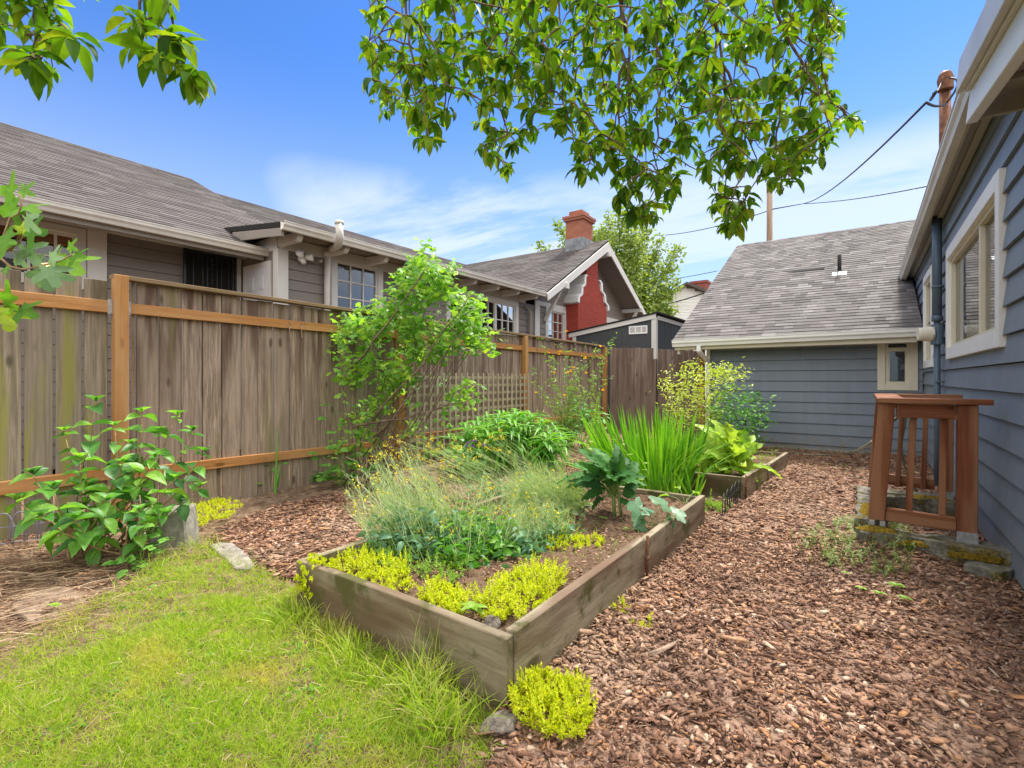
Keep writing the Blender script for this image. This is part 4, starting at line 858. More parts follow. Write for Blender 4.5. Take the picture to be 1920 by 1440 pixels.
line('power_line', 'faint thin wire above the white house roof beside the garage', [(at(1180, 532, d=34), at(1345, 508, d=26), .1)], .018)

# ================================================================== FENCES
XF = -5.16
def board_field(mb, ys, x, ztop, zbot, th=.02, gap=.012, taper=0):
    for i in range(len(ys)-1):
        j = random.uniform(-.006, .006); dz = random.uniform(-.012, .012)
        mb.box(x+j, x+j+th, ys[i]+gap/2, ys[i+1]-gap/2, zbot, ztop(ys[i])+dz)
def topz(y): return 2.055-.0080*(y-1.5)
fn = thing('fence', 'tall weathered board fence with orange brown posts rails and a flat cap board', 'fence', (XF, 6.0, 0))
edges = [at(u, 640, x=XF)[1] for u in (245, 255, 298, 340, 380, 416, 451, 483, 513, 543, 570, 597, 622)]
st_ = .168; ys = list(edges)
while ys[-1] < 11.2: ys.append(ys[-1]+st_+random.uniform(-.012, .012))
ys = ys[:-1]+[11.26]
P1, P2, P3, P4 = at(225, 640, x=XF+.05)[1], at(749, 700, x=XF+.05)[1], at(984, 700, x=XF+.05)[1], at(1134, 700, x=XF+.05)[1]
posts = [P1, P2, P3, P4]
cuts = [1.4]+[p for p in posts[1:]]
for k in range(3):
    sel = [y for y in ys if posts[k]-.1 <= y <= posts[k+1]+.05] if k else [y for y in ys if y <= posts[1]+.05]
    if k: sel = [prev]+sel
    prev = sel[-1]
    b = MB(); board_field(b, sel, XF-.02, lambda y: topz(y)-.03, -.05); b.build('board_panel', MAT['fence'], fn, bevel=.002)
for k, p in enumerate(posts):
    b = MB(); hw = .048; zt4 = topz(p)+(.012 if k == 0 else -.03)
    b.box(XF+.004, XF+.10, p-hw, p+hw, -.05, zt4); b.build('post', MAT['post'], fn, bevel=.004)
for k in range(3):
    a, c = posts[k]+.05, posts[k+1]-.05
    b = MB(); zt5 = lambda y, off: topz(y)-off
    for (o0, o1) in ((.30, .21),):
        b.prism([(XF+.003, a, topz(a)-.30), (XF+.003, c, topz(c)-.29), (XF+.003, c, topz(c)-.20), (XF+.003, a, topz(a)-.21)], (.04, 0, 0))
    b.build('rail', MAT['rail'], fn, bevel=.003)
    b = MB(); b.prism([(XF+.003, a, .34), (XF+.003, c, .30), (XF+.003, c, .39), (XF+.003, a, .43)], (.04, 0, 0)); b.build('rail', MAT['rail'], fn, bevel=.003)
    b = MB(); ext = .10 if k == 0 else .048
    b.prism([(XF-.04, a-ext+.0, topz(a)-.018), (XF-.04, c+.05, topz(c)-.018), (XF-.04, c+.05, topz(c)+.018), (XF-.04, a-ext, topz(a)+.018)], (.11, 0, 0)); b.build('cap_rail', MAT['cap'], fn, bevel=.003)
b = MB(); y_ = posts[0]+.055; b.box(XF+.043, XF+.047, y_-.004, y_+.022, topz(y_)-.31, topz(y_)-.20); b.box(XF+.004, XF+.046, y_-.006, y_-.003, topz(y_)-.31, topz(y_)-.20); b.build('rail_bracket', MAT['galv'], fn)
for u in (543, 565):
    p = at(u, 610, x=XF+.05); b = MB(); b.tube([p+[0,0,.05], p+[.012,.006,.02], p+[.0,.0,0], p+[.012,-.006,-.04], p+[.006,.0,-.09], p+[.014,.004,-.14]], .006, 5); b.build('twine_loop', MAT['straw'], fn)
# older section to the left
fo_ = thing('fence', 'lower left stretch of old mossy board fence with wide gapped boards', 'fence', (XF, -.5, 0))
eL = [at(u, 640, x=XF)[1] for u in (204, 156, 102, 43)]; ys2 = eL[:]
while ys2[-1] > -4.5: ys2.append(ys2[-1]-random.uniform(.19, .23))
ys2 = ys2[::-1]; b = MB(); board_field(b, ys2, XF-.02, lambda y: 2.02, -.05, gap=.017); b.build('board_panel', MAT['fence_old'], fo_, bevel=.003)
a = P1-.052
b = MB(); b.prism([(XF+.003, a, 1.75), (XF+.003, -4.5, 1.74), (XF+.003, -4.5, 1.86), (XF+.003, a, 1.85)], (.04, 0, 0)); b.build('rail', MAT['rail'], fo_, bevel=.003)
b = MB(); b.prism([(XF+.003, a, .36), (XF+.003, -4.5, .26), (XF+.003, -4.5, .36), (XF+.003, a, .46)], (.04, 0, 0)); b.build('rail', MAT['rail'], fo_, bevel=.003)
b = MB(); b.box(XF+.043, XF+.047, a-.03, a+.002, 1.74, 1.86); b.build('rail_bracket', MAT['galv'], fo_)
b = MB(); b.box(XF+.004, XF+.10, -1.75, -1.65, -.05, 2.0); b.build('post', MAT['post'], fo_, bevel=.004)
# far cross fence
ff = thing('fence', 'plain greyish brown board fence in the far corner between the orange post and garage', 'fence', (-4.3, 11.3, 0))
YF = 11.32; xs_ = [-5.10]; xe = at(1228, 700, y=YF)[0]
while xs_[-1] < xe-.05: xs_.append(xs_[-1]+.158+random.uniform(-.01, .01))
b = MB()
for i in range(len(xs_)-1): b.box(xs_[i]+.003, xs_[i+1]-.003, YF, YF+.02, -.05, 1.955-.045*(xs_[i]+5.1)+random.uniform(-.008, .008))
b.build('board_panel', MAT['fence_grey'], ff, bevel=.002)
xs2 = [xe+.04]
while xs2[-1] < -2.95: xs2.append(xs2[-1]+.10+random.uniform(-.01, .01))
b = MB()
for i in range(len(xs2)-1): b.box(xs2[i]+.003, xs2[i+1]-.003, YF+.05, YF+.07, -.05, 1.88-.07*(xs2[i]-xe)+random.uniform(-.01, .01))
b.build('board_panel', MAT['fence_grey'], ff, bevel=.002)
b = MB(); b.box(xe-.06, xe+.04, YF-.03, YF+.05, -.05, at(1226, 673, y=YF)[2]); b.build('post', MAT['fence_grey'], ff, bevel=.004)
zz5 = at(1260, 722, y=YF)[2]; b = MB(); b.box(xe+.041, -2.9, YF+.005, YF+.049, zz5-.05, zz5+.05); b.build('rail', MAT['fence_grey'], ff, bevel=.003)
px_ = at(1314, 700, y=9.95); fp = MB(); fp.box(px_[0]-.045, px_[0]+.045, 10.0, 10.09, -.05, at(1314, 655, y=10.0)[2]); tag(fp.build('fence_post', MAT['post'], None, bevel=.004, origin=(px_[0], 10.05, 0)), 'orange brown fence post standing at the garage corner behind the golden shrub', 'fence post')
# lattice
lt = thing('lattice_panel', 'square weathered wood lattice leaning on the fence behind the leafy clump', 'lattice', (XF+.13, 6.1, 0))
y0l, y1l = P2+.07, P3-.07; zl = at(975, 700, x=XF+.13)[2]-.01; b = MB()
n = int((y1l-y0l)/.130); 
for i in range(n+1):
    y = y0l+(y1l-y0l)*i/n; b.box(XF+.175, XF+.185, y-.020, y+.020, .02, zl+.0)
b.build('upright_slats', MAT['lattice'], lt, bevel=.001)
b = MB(); z_ = zl-.07
while z_ > .05: b.box(XF+.163, XF+.174, y0l-.02, y1l+.02, z_-.021, z_+.021); z_ -= .122
b.build('cross_slats', MAT['lattice'], lt, bevel=.001)
# ================================================================== RAISED BEDS
def wpt(d, u): return None
bd = thing('raised_bed', 'large low raised garden bed of weathered boards in the foreground by the lawn', 'raised bed', (-1.75, 2.85, 0))
bx0, bx1, by0, by1, bh = -2.43, -1.07, 1.47, 4.24, .25
b = MB(); b.prism([(bx0, by0, -.06), (bx1+.0, by0, -.06), (bx1+.0, by0, bh-.005), (-1.7, by0, bh+.002), (bx0, by0, bh-.004)], (0, .045, 0)); b.build('board', MAT['bed_x'], bd, bevel=.004)
b = MB(); b.box(bx1-.042, bx1+.006, by0+.051, 2.86, -.06, bh+.004); b.build('board', MAT['bed_y'], bd, bevel=.004)
b = MB(); b.prism([(bx1-.045, 2.872, -.06), (bx1-.045, by1, -.06), (bx1-.045, by1, bh-.008), (bx1-.045, 2.872, bh-.014)], (.046, 0, 0)); b.build('board', MAT['bed_y'], bd, bevel=.004)
b = MB(); b.box(-2.14, bx1-.047, by1-.045, by1, -.06, bh-.02); b.build('board', MAT['bed_x'], bd, bevel=.004)
b = MB(); b.box(bx0-.045, bx0-.002, by0+.02, by1, -.06, bh-.02); b.build('board', MAT['bed_y'], bd, bevel=.004)
s_ = sheet('soil', [(bx0,by0+.04),(bx1-.04,by0+.04),(bx1-.04,by1-.04),(bx0,by1-.04)], .17, .03, MAT['soil'], .010, bd)
b2 = thing('raised_bed', 'smaller raised bed of pale boards further back holding the chard', 'raised bed', (-1.65, 6.5, 0))
cx0, cx1, cy0, cy1, ch = -2.3, -.985, 5.45, 7.75, .20
b = MB(); b.box(cx0, cx1-.045, cy0, cy0+.04, -.05, ch); b.build('board', MAT['bed_x'], b2, bevel=.004)
b = MB(); b.prism([(cx1-.04, cy0-.01, -.05), (cx1+.005, cy0-.01, -.05), (cx1+.06, 6.45, -.05), (cx1+.015, 6.45, -.05)], (0, 0, ch+.056)); b.build('board', MAT['bed_y'], b2, bevel=.004)
b = MB(); b.prism([(cx1+.03, 6.46, -.05), (cx1+.075, 6.46, -.05), (cx1+.135, 7.7, -.05), (cx1+.09, 7.7, -.05)], (0, 0, ch+.045)); b.build('board', MAT['bed_y'], b2, bevel=.004)
b = MB(); b.box(cx0, cx1+.08, cy1-.04, cy1, -.05, ch-.02); b.build('board', MAT['bed_x'], b2, bevel=.004)
b = MB(); b.box(cx0-.04, cx0-.002, cy0, cy1, -.05, ch-.02); b.build('board', MAT['bed_y'], b2, bevel=.004)
sheet('soil', [(cx0,cy0+.03),(cx1-.02,cy0+.03),(cx1+.06,cy1-.04),(cx0,cy1-.04)], .12, .04, MAT['soil'], .01, b2)
def stake(p, h, lab, r=.009):
    b = MB(); b.tube([p, p+[.0, 0, h*.55], p+[.003, 0, h]], r, 8); b.tube([p+[0, 0, h*.50], p+[0, 0, h*.58]], r*1.6, 8)
    tag(b.build('metal_stake', MAT['rust'], None, True, origin=p), lab, 'stake')
stake(np.array([bx1+.018, 2.862, -.02]), .29, 'rusty metal stake at the joint of the two long bed boards')
stake(np.array([cx1+.012, cy0-.03, -.02]), .25, 'dark metal stake at the near corner of the far bed')
# rocks
def rock(p, s, mat, seed, name='stone', lab='', flat=1., cat='stone'):
    r = np.random.default_rng(seed); import bmesh
    bm = bmesh.new(); bmesh.ops.create_icosphere(bm, subdivisions=3, radius=1)
    ax = r.normal(size=(9, 3)); ax = unit(ax); dd = r.uniform(.55, .85, 9)
    for v in bm.verts:
        c = np.array(v.co)
        for a, d in zip(ax, dd):
            k = c@a
            if k > d: c = c-a*(k-d)
        c = c+r.normal(0, .012, 3); v.co = tuple(c*np.array(s))
    me = bpy.data.meshes.new(name); bm.to_mesh(me); bm.free(); me.materials.append(mat); o = bpy.data.objects.new(name, me); COL.objects.link(o)
    o.location = tuple(float(x) for x in p); o.rotation_euler = (0, 0, r.uniform(0, 3)); return tag(o, lab, cat)
rock(at(938, 1362, z=.0), (.085, .060, .030), MAT['stoned'], 3, lab='grey stone lying at the foot of the near bed corner')
rock(at(920, 1172, z=.17), (.048, .040, .038), MAT['stoned'], 5, lab='rough grey brown stone inside the near corner of the bed')
# concrete block and slab
q = [at(285, 1045, z=0), at(355, 1045, z=0)]
cb_ = MB(); c0_ = at(318, 1030, z=0); ax_ = unit(RT*.9+FW*.25); ay_ = unit(np.cross([0,0,1], ax_))
P_ = lambda a, c, z: c0_+ax_*a+ay_*c+np.array([0, 0, z])
cb_.add([P_(-.13,-.05,-.03),P_(.14,-.08,-.03),P_(.15,.15,-.03),P_(-.12,.15,-.03),P_(-.10,.0,.25),P_(.10,-.03,.26),P_(.125,.14,.29),P_(-.09,.14,.27)], [(0,3,2,1),(4,5,6,7),(0,1,5,4),(1,2,6,5),(2,3,7,6),(3,0,4,7)])
tag(cb_.build('concrete_block', MAT['concrete'], None, bevel=.012, origin=c0_), 'upright broken concrete block between the leafy shrub and the lawn', 'concrete block')
def slab(pix, h, lab, mat='stone', seed=1):
    P = [at(u, v, z=h) for u, v in pix]; c = sum(P)/len(P); b = MB(); b.prism([p-[0,0,h+.02] for p in P], (0, 0, h+.02))
    tag(b.build('flagstone', MAT[mat], None, bevel=.006, origin=c*[1,1,0]), lab, 'flagstone')
slab([(392,1022),(410,1016),(438,1018),(462,1036),(478,1058),(470,1066),(440,1064),(425,1048)], .05, 'flat pale flagstone edging the lawn behind the grass tufts')
slab([(20,1135),(60,1105),(120,1098),(165,1112),(150,1150),(60,1170)], .012, 'low earth coloured flagstone among dry stalks left of the lawn', 'earthstone')
slab([(545,1110),(575,1090),(590,1098),(585,1128),(560,1135)], .02, 'small grey flagstone at the left end of the raised bed')
rock(at(262, 1010, z=.02), (.10, .08, .06), MAT['concrete'], 11, lab='rounded grey stone half hidden left of the concrete block')

# ================================================================== WINDOW WELL AND RAILING
ww = thing('window_well', 'low concrete well curb with orange moss under the red railing', 'window well', (.35, 4.95, 0))
def rough(mb_, poly, h, n=14, amp=.012, seed=2):
    r = np.random.default_rng(seed); P = [np.array(p, float) for p in poly]; L = []
    for i in range(len(P)):
        a, c = P[i], P[(i+1) % len(P)]; k = max(1, int(np.linalg.norm(c-a)/.08))
        for j in range(k): L.append(a+(c-a)*j/k+r.normal(0, amp*.6, 2))
    top = [(p[0], p[1], h+r.normal(0, amp*.5)) for p in L]; c = np.mean(L, 0)
    V = [(p[0], p[1], -.05) for p in L]+top+[(c[0], c[1], h)]; n_ = len(L)
    F = [(i, (i+1) % n_, (i+1) % n_+n_, i+n_) for i in range(n_)]+[(n_+i, n_+(i+1) % n_, 2*n_) for i in range(n_)]
    mb_.add(V, F)
b = MB(); rough(b, [(-.05,4.20),(.30,4.16),(.72,4.14),(.72,4.36),(.30,4.38),(-.04,4.42)], .15, seed=3, amp=.02); b.build('curb', MAT['mossy'], ww, bevel=.004)
b = MB(); rough(b, [(-.06,4.425),(.14,4.43),(.14,5.36),(-.05,5.36)], .185, seed=4); b.build('curb', MAT['mossy'], ww, bevel=.004)
b = MB(); rough(b, [(-.06,5.365),(.72,5.365),(.72,5.72),(-.06,5.72)], .19, seed=5); b.build('curb', MAT['mossy'], ww, bevel=.004)
# moss patches
def mosspatch(c, rx, ry, seed, h=.02):
    r = np.random.default_rng(seed); V = [(c[0], c[1], c[2]+h)]; F = []; n = 16
    for k, (s, z) in enumerate(((.6, h*.8), (1., -.012))):
        for i in range(n):
            a = 2*math.pi*i/n; q = s*r.uniform(.75, 1.1); V.append((c[0]+rx*q*math.cos(a), c[1]+ry*q*math.sin(a), c[2]+z))
    for i in range(n): F += [(0, 1+i, 1+(i+1) % n), (1+i, 1+n+i, 1+n+(i+1) % n, 1+(i+1) % n)]
    return mkobj('moss_patch', V, F, MAT['moss'], ww, True)
mosspatch((.08,4.24,.165), .13, .06, 1); mosspatch((.02,4.75,.185), .07, .30, 2); mosspatch((.45,5.42,.20), .16, .05, 3); mosspatch((.25,4.2,.12), .12, .05, 4)
b = MB(); b.box(.15, .71, 4.39, 5.36, .0, .03); b.build('floor', MAT['soil'], ww)
cc = MB(); rough(cc, [(.50,4.04),(.66,3.96),(.71,4.03),(.70,4.12),(.52,4.12)], .085, seed=8, amp=.014)
ck_ = cc.build('concrete_chunk', MAT['mossy'], None, bevel=.004, origin=(.6,4.05,0)); tag(ck_, 'broken chunk of concrete topped with orange moss against the house wall', 'concrete chunk')
b = MB(); b.prism([(.42,4.15,.10), (.52,4.10,.115), (.66,4.12,.11), (.70,4.16,.11), (.5,4.2,.11)], (0,0,.03)); b.V = [(x, y, z-.022) for x, y, z in b.V]; mkobj('moss_cap', b.V, b.F, MAT['moss'], ck_)

rl = thing('railing', 'low red brown stained wooden railing leaning around the window well by the wall', 'railing', (.33, 4.95, .2))
zt6 = 1.03
def post(pb, pt, w_, d_, name='post', mat='red'):
    b = MB(); pb = np.array(pb, float); pt = np.array(pt, float); V = []
    for e in (pb, pt):
        for i, j in ((-1,-1),(1,-1),(1,1),(-1,1)): V.append(e+np.array([i*w_/2, j*d_/2, 0]))
    b.add(V, [(3,2,1,0),(4,5,6,7),(0,1,5,4),(1,2,6,5),(2,3,7,6),(3,0,4,7)]); return b.build(name, MAT[mat], rl, bevel=.004)
NY, FY = 4.33, 5.56
BL, BR = .065, .53; TL, TR = .125, .535
po = post((BL, NY, .215), (TL, NY, zt6), .092, .09); post((BR+.005, NY, .175), (TR+.005, NY, zt6), .098, .098)
post((BL, FY, .22), (TL, FY, zt6), .085, .085); post((BR+.03, FY, .24), (TR+.03, FY, zt6), .085, .085)
def rail_(y, zb, w_=.04, h=.09, mat='redh'):
    b = MB(); b.prism([(BL+.05, y-w_/2, zb), (BR-.045, y-w_/2, zb-.012), (BR-.045, y-w_/2, zb+h-.012), (BL+.055, y-w_/2, zb+h)], (0, w_, 0)); b.build('rail', MAT[mat], rl, bevel=.003)
rail_(NY-.005, .215); rail_(FY, .26, .035)
b = MB(); b.box(TL+.05, TR-.045, NY-.03, NY+.01, zt6-.095, zt6-.005); b.build('rail', MAT['redh'], rl, bevel=.003)
b = MB(); b.box(TL+.045, TR-.03, FY-.02, FY+.02, zt6-.09, zt6-.005); b.build('rail', MAT['redh'], rl, bevel=.003)
for k in (.36, .74):
    xb = BL+(BR-BL)*k; xt = TL+(TR-TL)*k; post((xb+.01, NY+.035, .215), (xt, NY+.03, zt6-.02), .038, .036, 'baluster'); post((xb, FY-.035, .25), (xt, FY-.035, zt6-.02), .036, .034, 'baluster')
for k in (.3, .5, .7):
    yy = NY+(FY-NY)*k; post((BL-.01, yy, .25), (TL-.01, yy, zt6-.02), .034, .036, 'baluster')
b = MB(); b.prism([(BL-.02, NY+.05, .24), (BL+.015, NY+.05, .24), (BL+.015, FY-.05, .25), (BL-.02, FY-.05, .25)], (0,0,.085)); b.build('rail', MAT['red'], rl, bevel=.003)
b = MB(); b.prism([(TL-.055, NY-.075, zt6+.002), (.655, NY-.075, zt6+.002), (.655, NY+.06, zt6+.002), (TL+.10, NY+.06, zt6+.002)], (0,0,.036)); b.build('cap_rail', MAT['redh'], rl, bevel=.004)
b = MB(); b.prism([(TL-.057, NY-.072, zt6+.002), (TL+.098, NY+.063, zt6+.002), (TL+.098, FY+.06, zt6+.002), (TL-.057, FY+.06, zt6+.002)], (0,0,.034)); b.build('cap_rail', MAT['red'], rl, bevel=.004)
b = MB(); b.box(TL+.10, .66, FY-.05, FY+.06, zt6+.002, zt6+.036); b.build('cap_rail', MAT['redh'], rl, bevel=.004)
b = MB(); b.box(BR-.047, BR+.056, NY-.053, NY-.05, .12, .215); b.box(BR+.054, BR+.057, NY-.05, NY+.05, .12, .215); b.build('post_bracket', MAT['galv'], rl)
b = MB(); b.box(BL-.04, BL-.01, NY-.04, NY+.04, .165, .215); b.box(BL+.02, BL+.05, NY-.04, NY+.04, .165, .215); b.build('post_bracket', MAT['galv'], rl)
b = MB(); b.box(BR-.01, BR+.075, FY-.046, FY-.043, .18, .25); b.build('post_bracket', MAT['galv'], rl)
b = MB(); b.box(TR-.062, TR-.044, NY-.034, NY-.031, zt6-.10, zt6-.01); b.box(TL+.052, TL+.068, NY-.034, NY-.031, zt6-.10, zt6-.01); b.build('rail_hanger', MAT['rust'], rl)
# hose
h1 = at(1545, 850, z=.03); pts = [at(1480, 850, z=.02), at(1545, 853, z=.02), at(1590, 850, z=.03), at(1620, 838, y=6.3), at(1642, 822, y=6.0), np.array([.08, 5.85, .62]), np.array([.2, 5.75, .8]), np.array([.3, 5.78, .86]), np.array([.27, 5.8, .55]), np.array([.33, 5.9, .3]), np.array([.45, 6.0, .06]), np.array([.6, 6.3, .03])]
b = MB(); pp = []
for i in range(len(pts)-1):
    p0_, p1_, p2_, p3_ = pts[max(0,i-1)], pts[i], pts[i+1], pts[min(len(pts)-1,i+2)]
    for k in range(6):
        t = k/6; pp.append(.5*((2*p1_)+(-p0_+p2_)*t+(2*p0_-5*p1_+4*p2_-p3_)*t*t+(-p0_+3*p1_-3*p2_+p3_)*t**3))
b.tube(pp, .012, 8); tag(b.build('garden_hose', MAT['hose'], None, True, origin=h1*[1,1,0]), 'thin olive garden hose looping from the railing along the garage foot', 'hose')
# wire edgings
def arches(name, lab, p, q, n, h, mat, r=.0035, sub=True):
    t = thing(name, lab, 'wire edging', (np.array(p)+np.array(q))/2)
    p = np.array(p, float); q = np.array(q, float); L = np.linalg.norm(q-p); A = (q-p)/L; w_ = L/n*1.25
    for i in range(n):
        c = p+(q-p)*((i+.5)/n)+np.array([0,0,0]); b = MB(); j = random.uniform(-.008, .008); pts = [c-A*w_/2+[0,0,-.03], c-A*w_/2+[0,0,h*.62]]
        for k in range(1, 8): a = math.pi*k/8; pts.append(c-A*w_/2*math.cos(a)+np.array([j, j, h*.62+h*.38*math.sin(a)]))
        pts += [c+A*w_/2+[0,0,h*.62], c+A*w_/2+[0,0,-.03]]; b.tube(pts, r, 5); b.build('arch', mat, t, True)
    b = MB(); b.tube([p+[0,0,h*.1], q+[0,0,h*.1]], r, 5); b.tube([p+[0,0,h*.58], q+[0,0,h*.58]], r*.8, 5); b.build('cross_wire', mat, t)
arches('wire_edging', 'low grey wire hoop edging behind the leafy shrub at far left', at(-60, 1035, z=.0), at(170, 1003, z=0), 9, .24, MAT['wire'], .0045)
arches('wire_edging', 'short rusty black wire hoop edging beside the far bed corner', (-1.00, 4.55, 0), (-1.02, 5.35, 0), 8, .20, MAT['cable'], .004)

# ================================================================== PLANTS
def leafy(name, lab, cat, base, stems, leaves, smat, extra=(), group=None):
    t = thing(name, lab, cat, base, group)
    if stems is not None and stems.V: stems.build('stems', smat, t, True)
    for nm, lf, mt in [('foliage', leaves[0], leaves[1])]+list(extra):
        if lf.V: lf.build(nm, mt, t)
    return t
def along(pts, t):
    pts = np.array(pts); L = np.r_[0, np.cumsum(np.linalg.norm(np.diff(pts, axis=0), axis=1))]; s = t*L[-1]
    i = min(np.searchsorted(L, s, 'right')-1, len(pts)-2); f = (s-L[i])/max(L[i+1]-L[i], 1e-9)
    return pts[i]*(1-f)+pts[i+1]*f, unit(pts[i+1]-pts[i])
B_ = -FW
# --- hydrangea like shrub
def hydrangea():
    st = MB(); lf = LF(); base0 = at(150, 1052, z=0)
    tips = [(180,745,3.45,.15),(215,790,3.3,.1),(265,765,3.55,.15),(332,770,3.6,.14),(362,800,3.6,.13),(385,840,3.5,.13),(150,850,3.3,.13),(120,800,3.5,.12),(60,880,3.1,.14),(100,905,3.0,.15),(30,930,3.05,.15),(230,860,3.2,.14),(290,850,3.35,.14),(330,890,3.3,.14),(375,905,3.4,.12),(200,930,3.0,.14),(260,950,3.05,.13),(140,965,2.95,.15),(310,955,3.2,.12),(245,825,3.6,.13),(170,905,3.4,.14),(300,800,3.7,.13),(75,960,2.9,.13)]
    for i, (u, v, d, ll) in enumerate(tips):
        tip = at(u, v+8, d=d); bs = at(115+RNG.uniform(0, 150), 1050-RNG.uniform(0, 25), z=0)
        pts = curve(bs, tip, 0, 7, .012, (tip-bs)*[.12,.12,0]); st.tube(pts, np.linspace(.007, .003, len(pts)), 5)
        for k, t in enumerate(np.linspace(.38, .97, 6 if v < 900 else 4)):
            p, d_ = along(pts, t); a = k*1.57+i
            h = unit(np.cross(d_, [math.cos(a), math.sin(a), .2]))
            for s in (-1, 1):
                dd = unit(h*s+d_*.25+RNG.normal(0, .15, 3)+np.array([0,0,-.08])); L_ = 1.16*ll*RNG.uniform(.7, 1.15)*(.75 if t > .9 else 1)*(1 if t > .5 else .8)
                lf.put(HYD, p, dd, np.array([0,0,1])+RNG.normal(0, .25, 3)+B_*.25, L_, L_*RNG.uniform(.5, .62))
        for k in range(4):
            a = k*1.57+.6; dd = unit(np.array([math.cos(a), math.sin(a), 1.1])+RNG.normal(0, .15, 3)); lf.put(HYD, pts[-1], dd, np.array([math.cos(a+3.14), math.sin(a+3.14), .8]), ll*RNG.uniform(.45, .7), ll*.33)
    for _ in range(26):
        bs = at(RNG.uniform(110, 280), RNG.uniform(1015, 1055), z=0); tp_ = bs+[RNG.uniform(-.25, .3), RNG.uniform(-.1, .2), RNG.uniform(.08, .45)]; st.tube(curve(bs, tp_, 0, 4, .03), np.linspace(.008, .004, 5), 5)
    leafy('shrub', 'broad leaved hydrangea like shrub with tan woody stems at the left fence post', 'shrub', base0, st, (lf, MAT['l_hyd']), MAT['tan'])
hydrangea()
# --- bramble seedlings, small weeds
def bramble(name, lab, base, tips, L, n=4, mat='l_bram', T=BRM, wr=.85):
    st = MB(); lf = LF()
    for tip in tips:
        pts = curve(base, tip, -.03, 6, .02); st.tube(pts, np.linspace(.004, .002, len(pts)), 5)
        for t in np.linspace(.3, 1, n):
            p, d_ = along(pts, t); a = RNG.uniform(0, 6.28); o = np.array([math.cos(a), math.sin(a), .25]); q = p+o*L*.7
            st.tube([p, (p+q)/2+[0,0,.01], q], .0015, 4)
            for s in (-1, 0, 1):
                dd = unit(o+np.cross(o, [0,0,1])*s*1.1+[0,0,-.1]); lf.put(T, q, dd, np.array([0,0,1])+RNG.normal(0, .3, 3)+B_*.3, L*RNG.uniform(.8, 1.1), L*wr)
    return leafy(name, lab, 'plant', base, st, (lf, MAT[mat]), MAT['gstem'])
bramble('bramble', 'young bramble shoot with three part leaves in front of the concrete block', at(262, 1062, z=0), [at(270, 985, d=3.1), at(300, 960, d=3.2), at(225, 1050, d=3.05), at(330, 1010, d=3.1), at(255,1075,d=3.0)], .065, 3)
bramble('bramble', 'bramble canes with broad leaves climbing at the foot of the tangled vine', at(640, 915, z=0), [at(620, 760, d=5.6), at(650, 800, d=5.6), at(600, 850, d=5.5), at(640, 870, d=5.4), at(690, 770, d=5.8), at(665, 845, d=5.3), at(720, 870, d=5.5), at(620, 900, d=5.4)], .10, 5)
bramble('seedling', 'small leafy seedling growing from bare soil close to the fence boards', at(480, 922, z=0), [at(490, 875, d=5.2), at(475, 905, d=5.2), at(525, 870, d=5.2)], .055, 3)
bramble('ground_plant', 'low bushy green ground plant beneath the vine at the fence foot', at(590, 905, z=0), [at(560, 905, d=5.6), at(580, 885, d=5.7), at(600, 895, d=5.6), at(560, 890, d=5.7), at(620, 885, d=5.7), at(540, 908, d=5.6)], .05, 6, 'l_shr')
st = MB(); lf = LF(); bs = at(517, 925, z=0)
for u, v in ((517,790),(526,860),(520,845),(530,880)):
    lf.put(BLADE, bs+[RNG.normal(0,.01),RNG.normal(0,.01),0], at(u, v, d=5.3)-bs, -FW, np.linalg.norm(at(u, v, d=5.3)-bs), .02)
leafy('grass_stalk', 'single tall green grass stalk standing before the fence boards', 'grass stalk', bs, st, (lf, MAT['l_hyd']), MAT['gstem'])
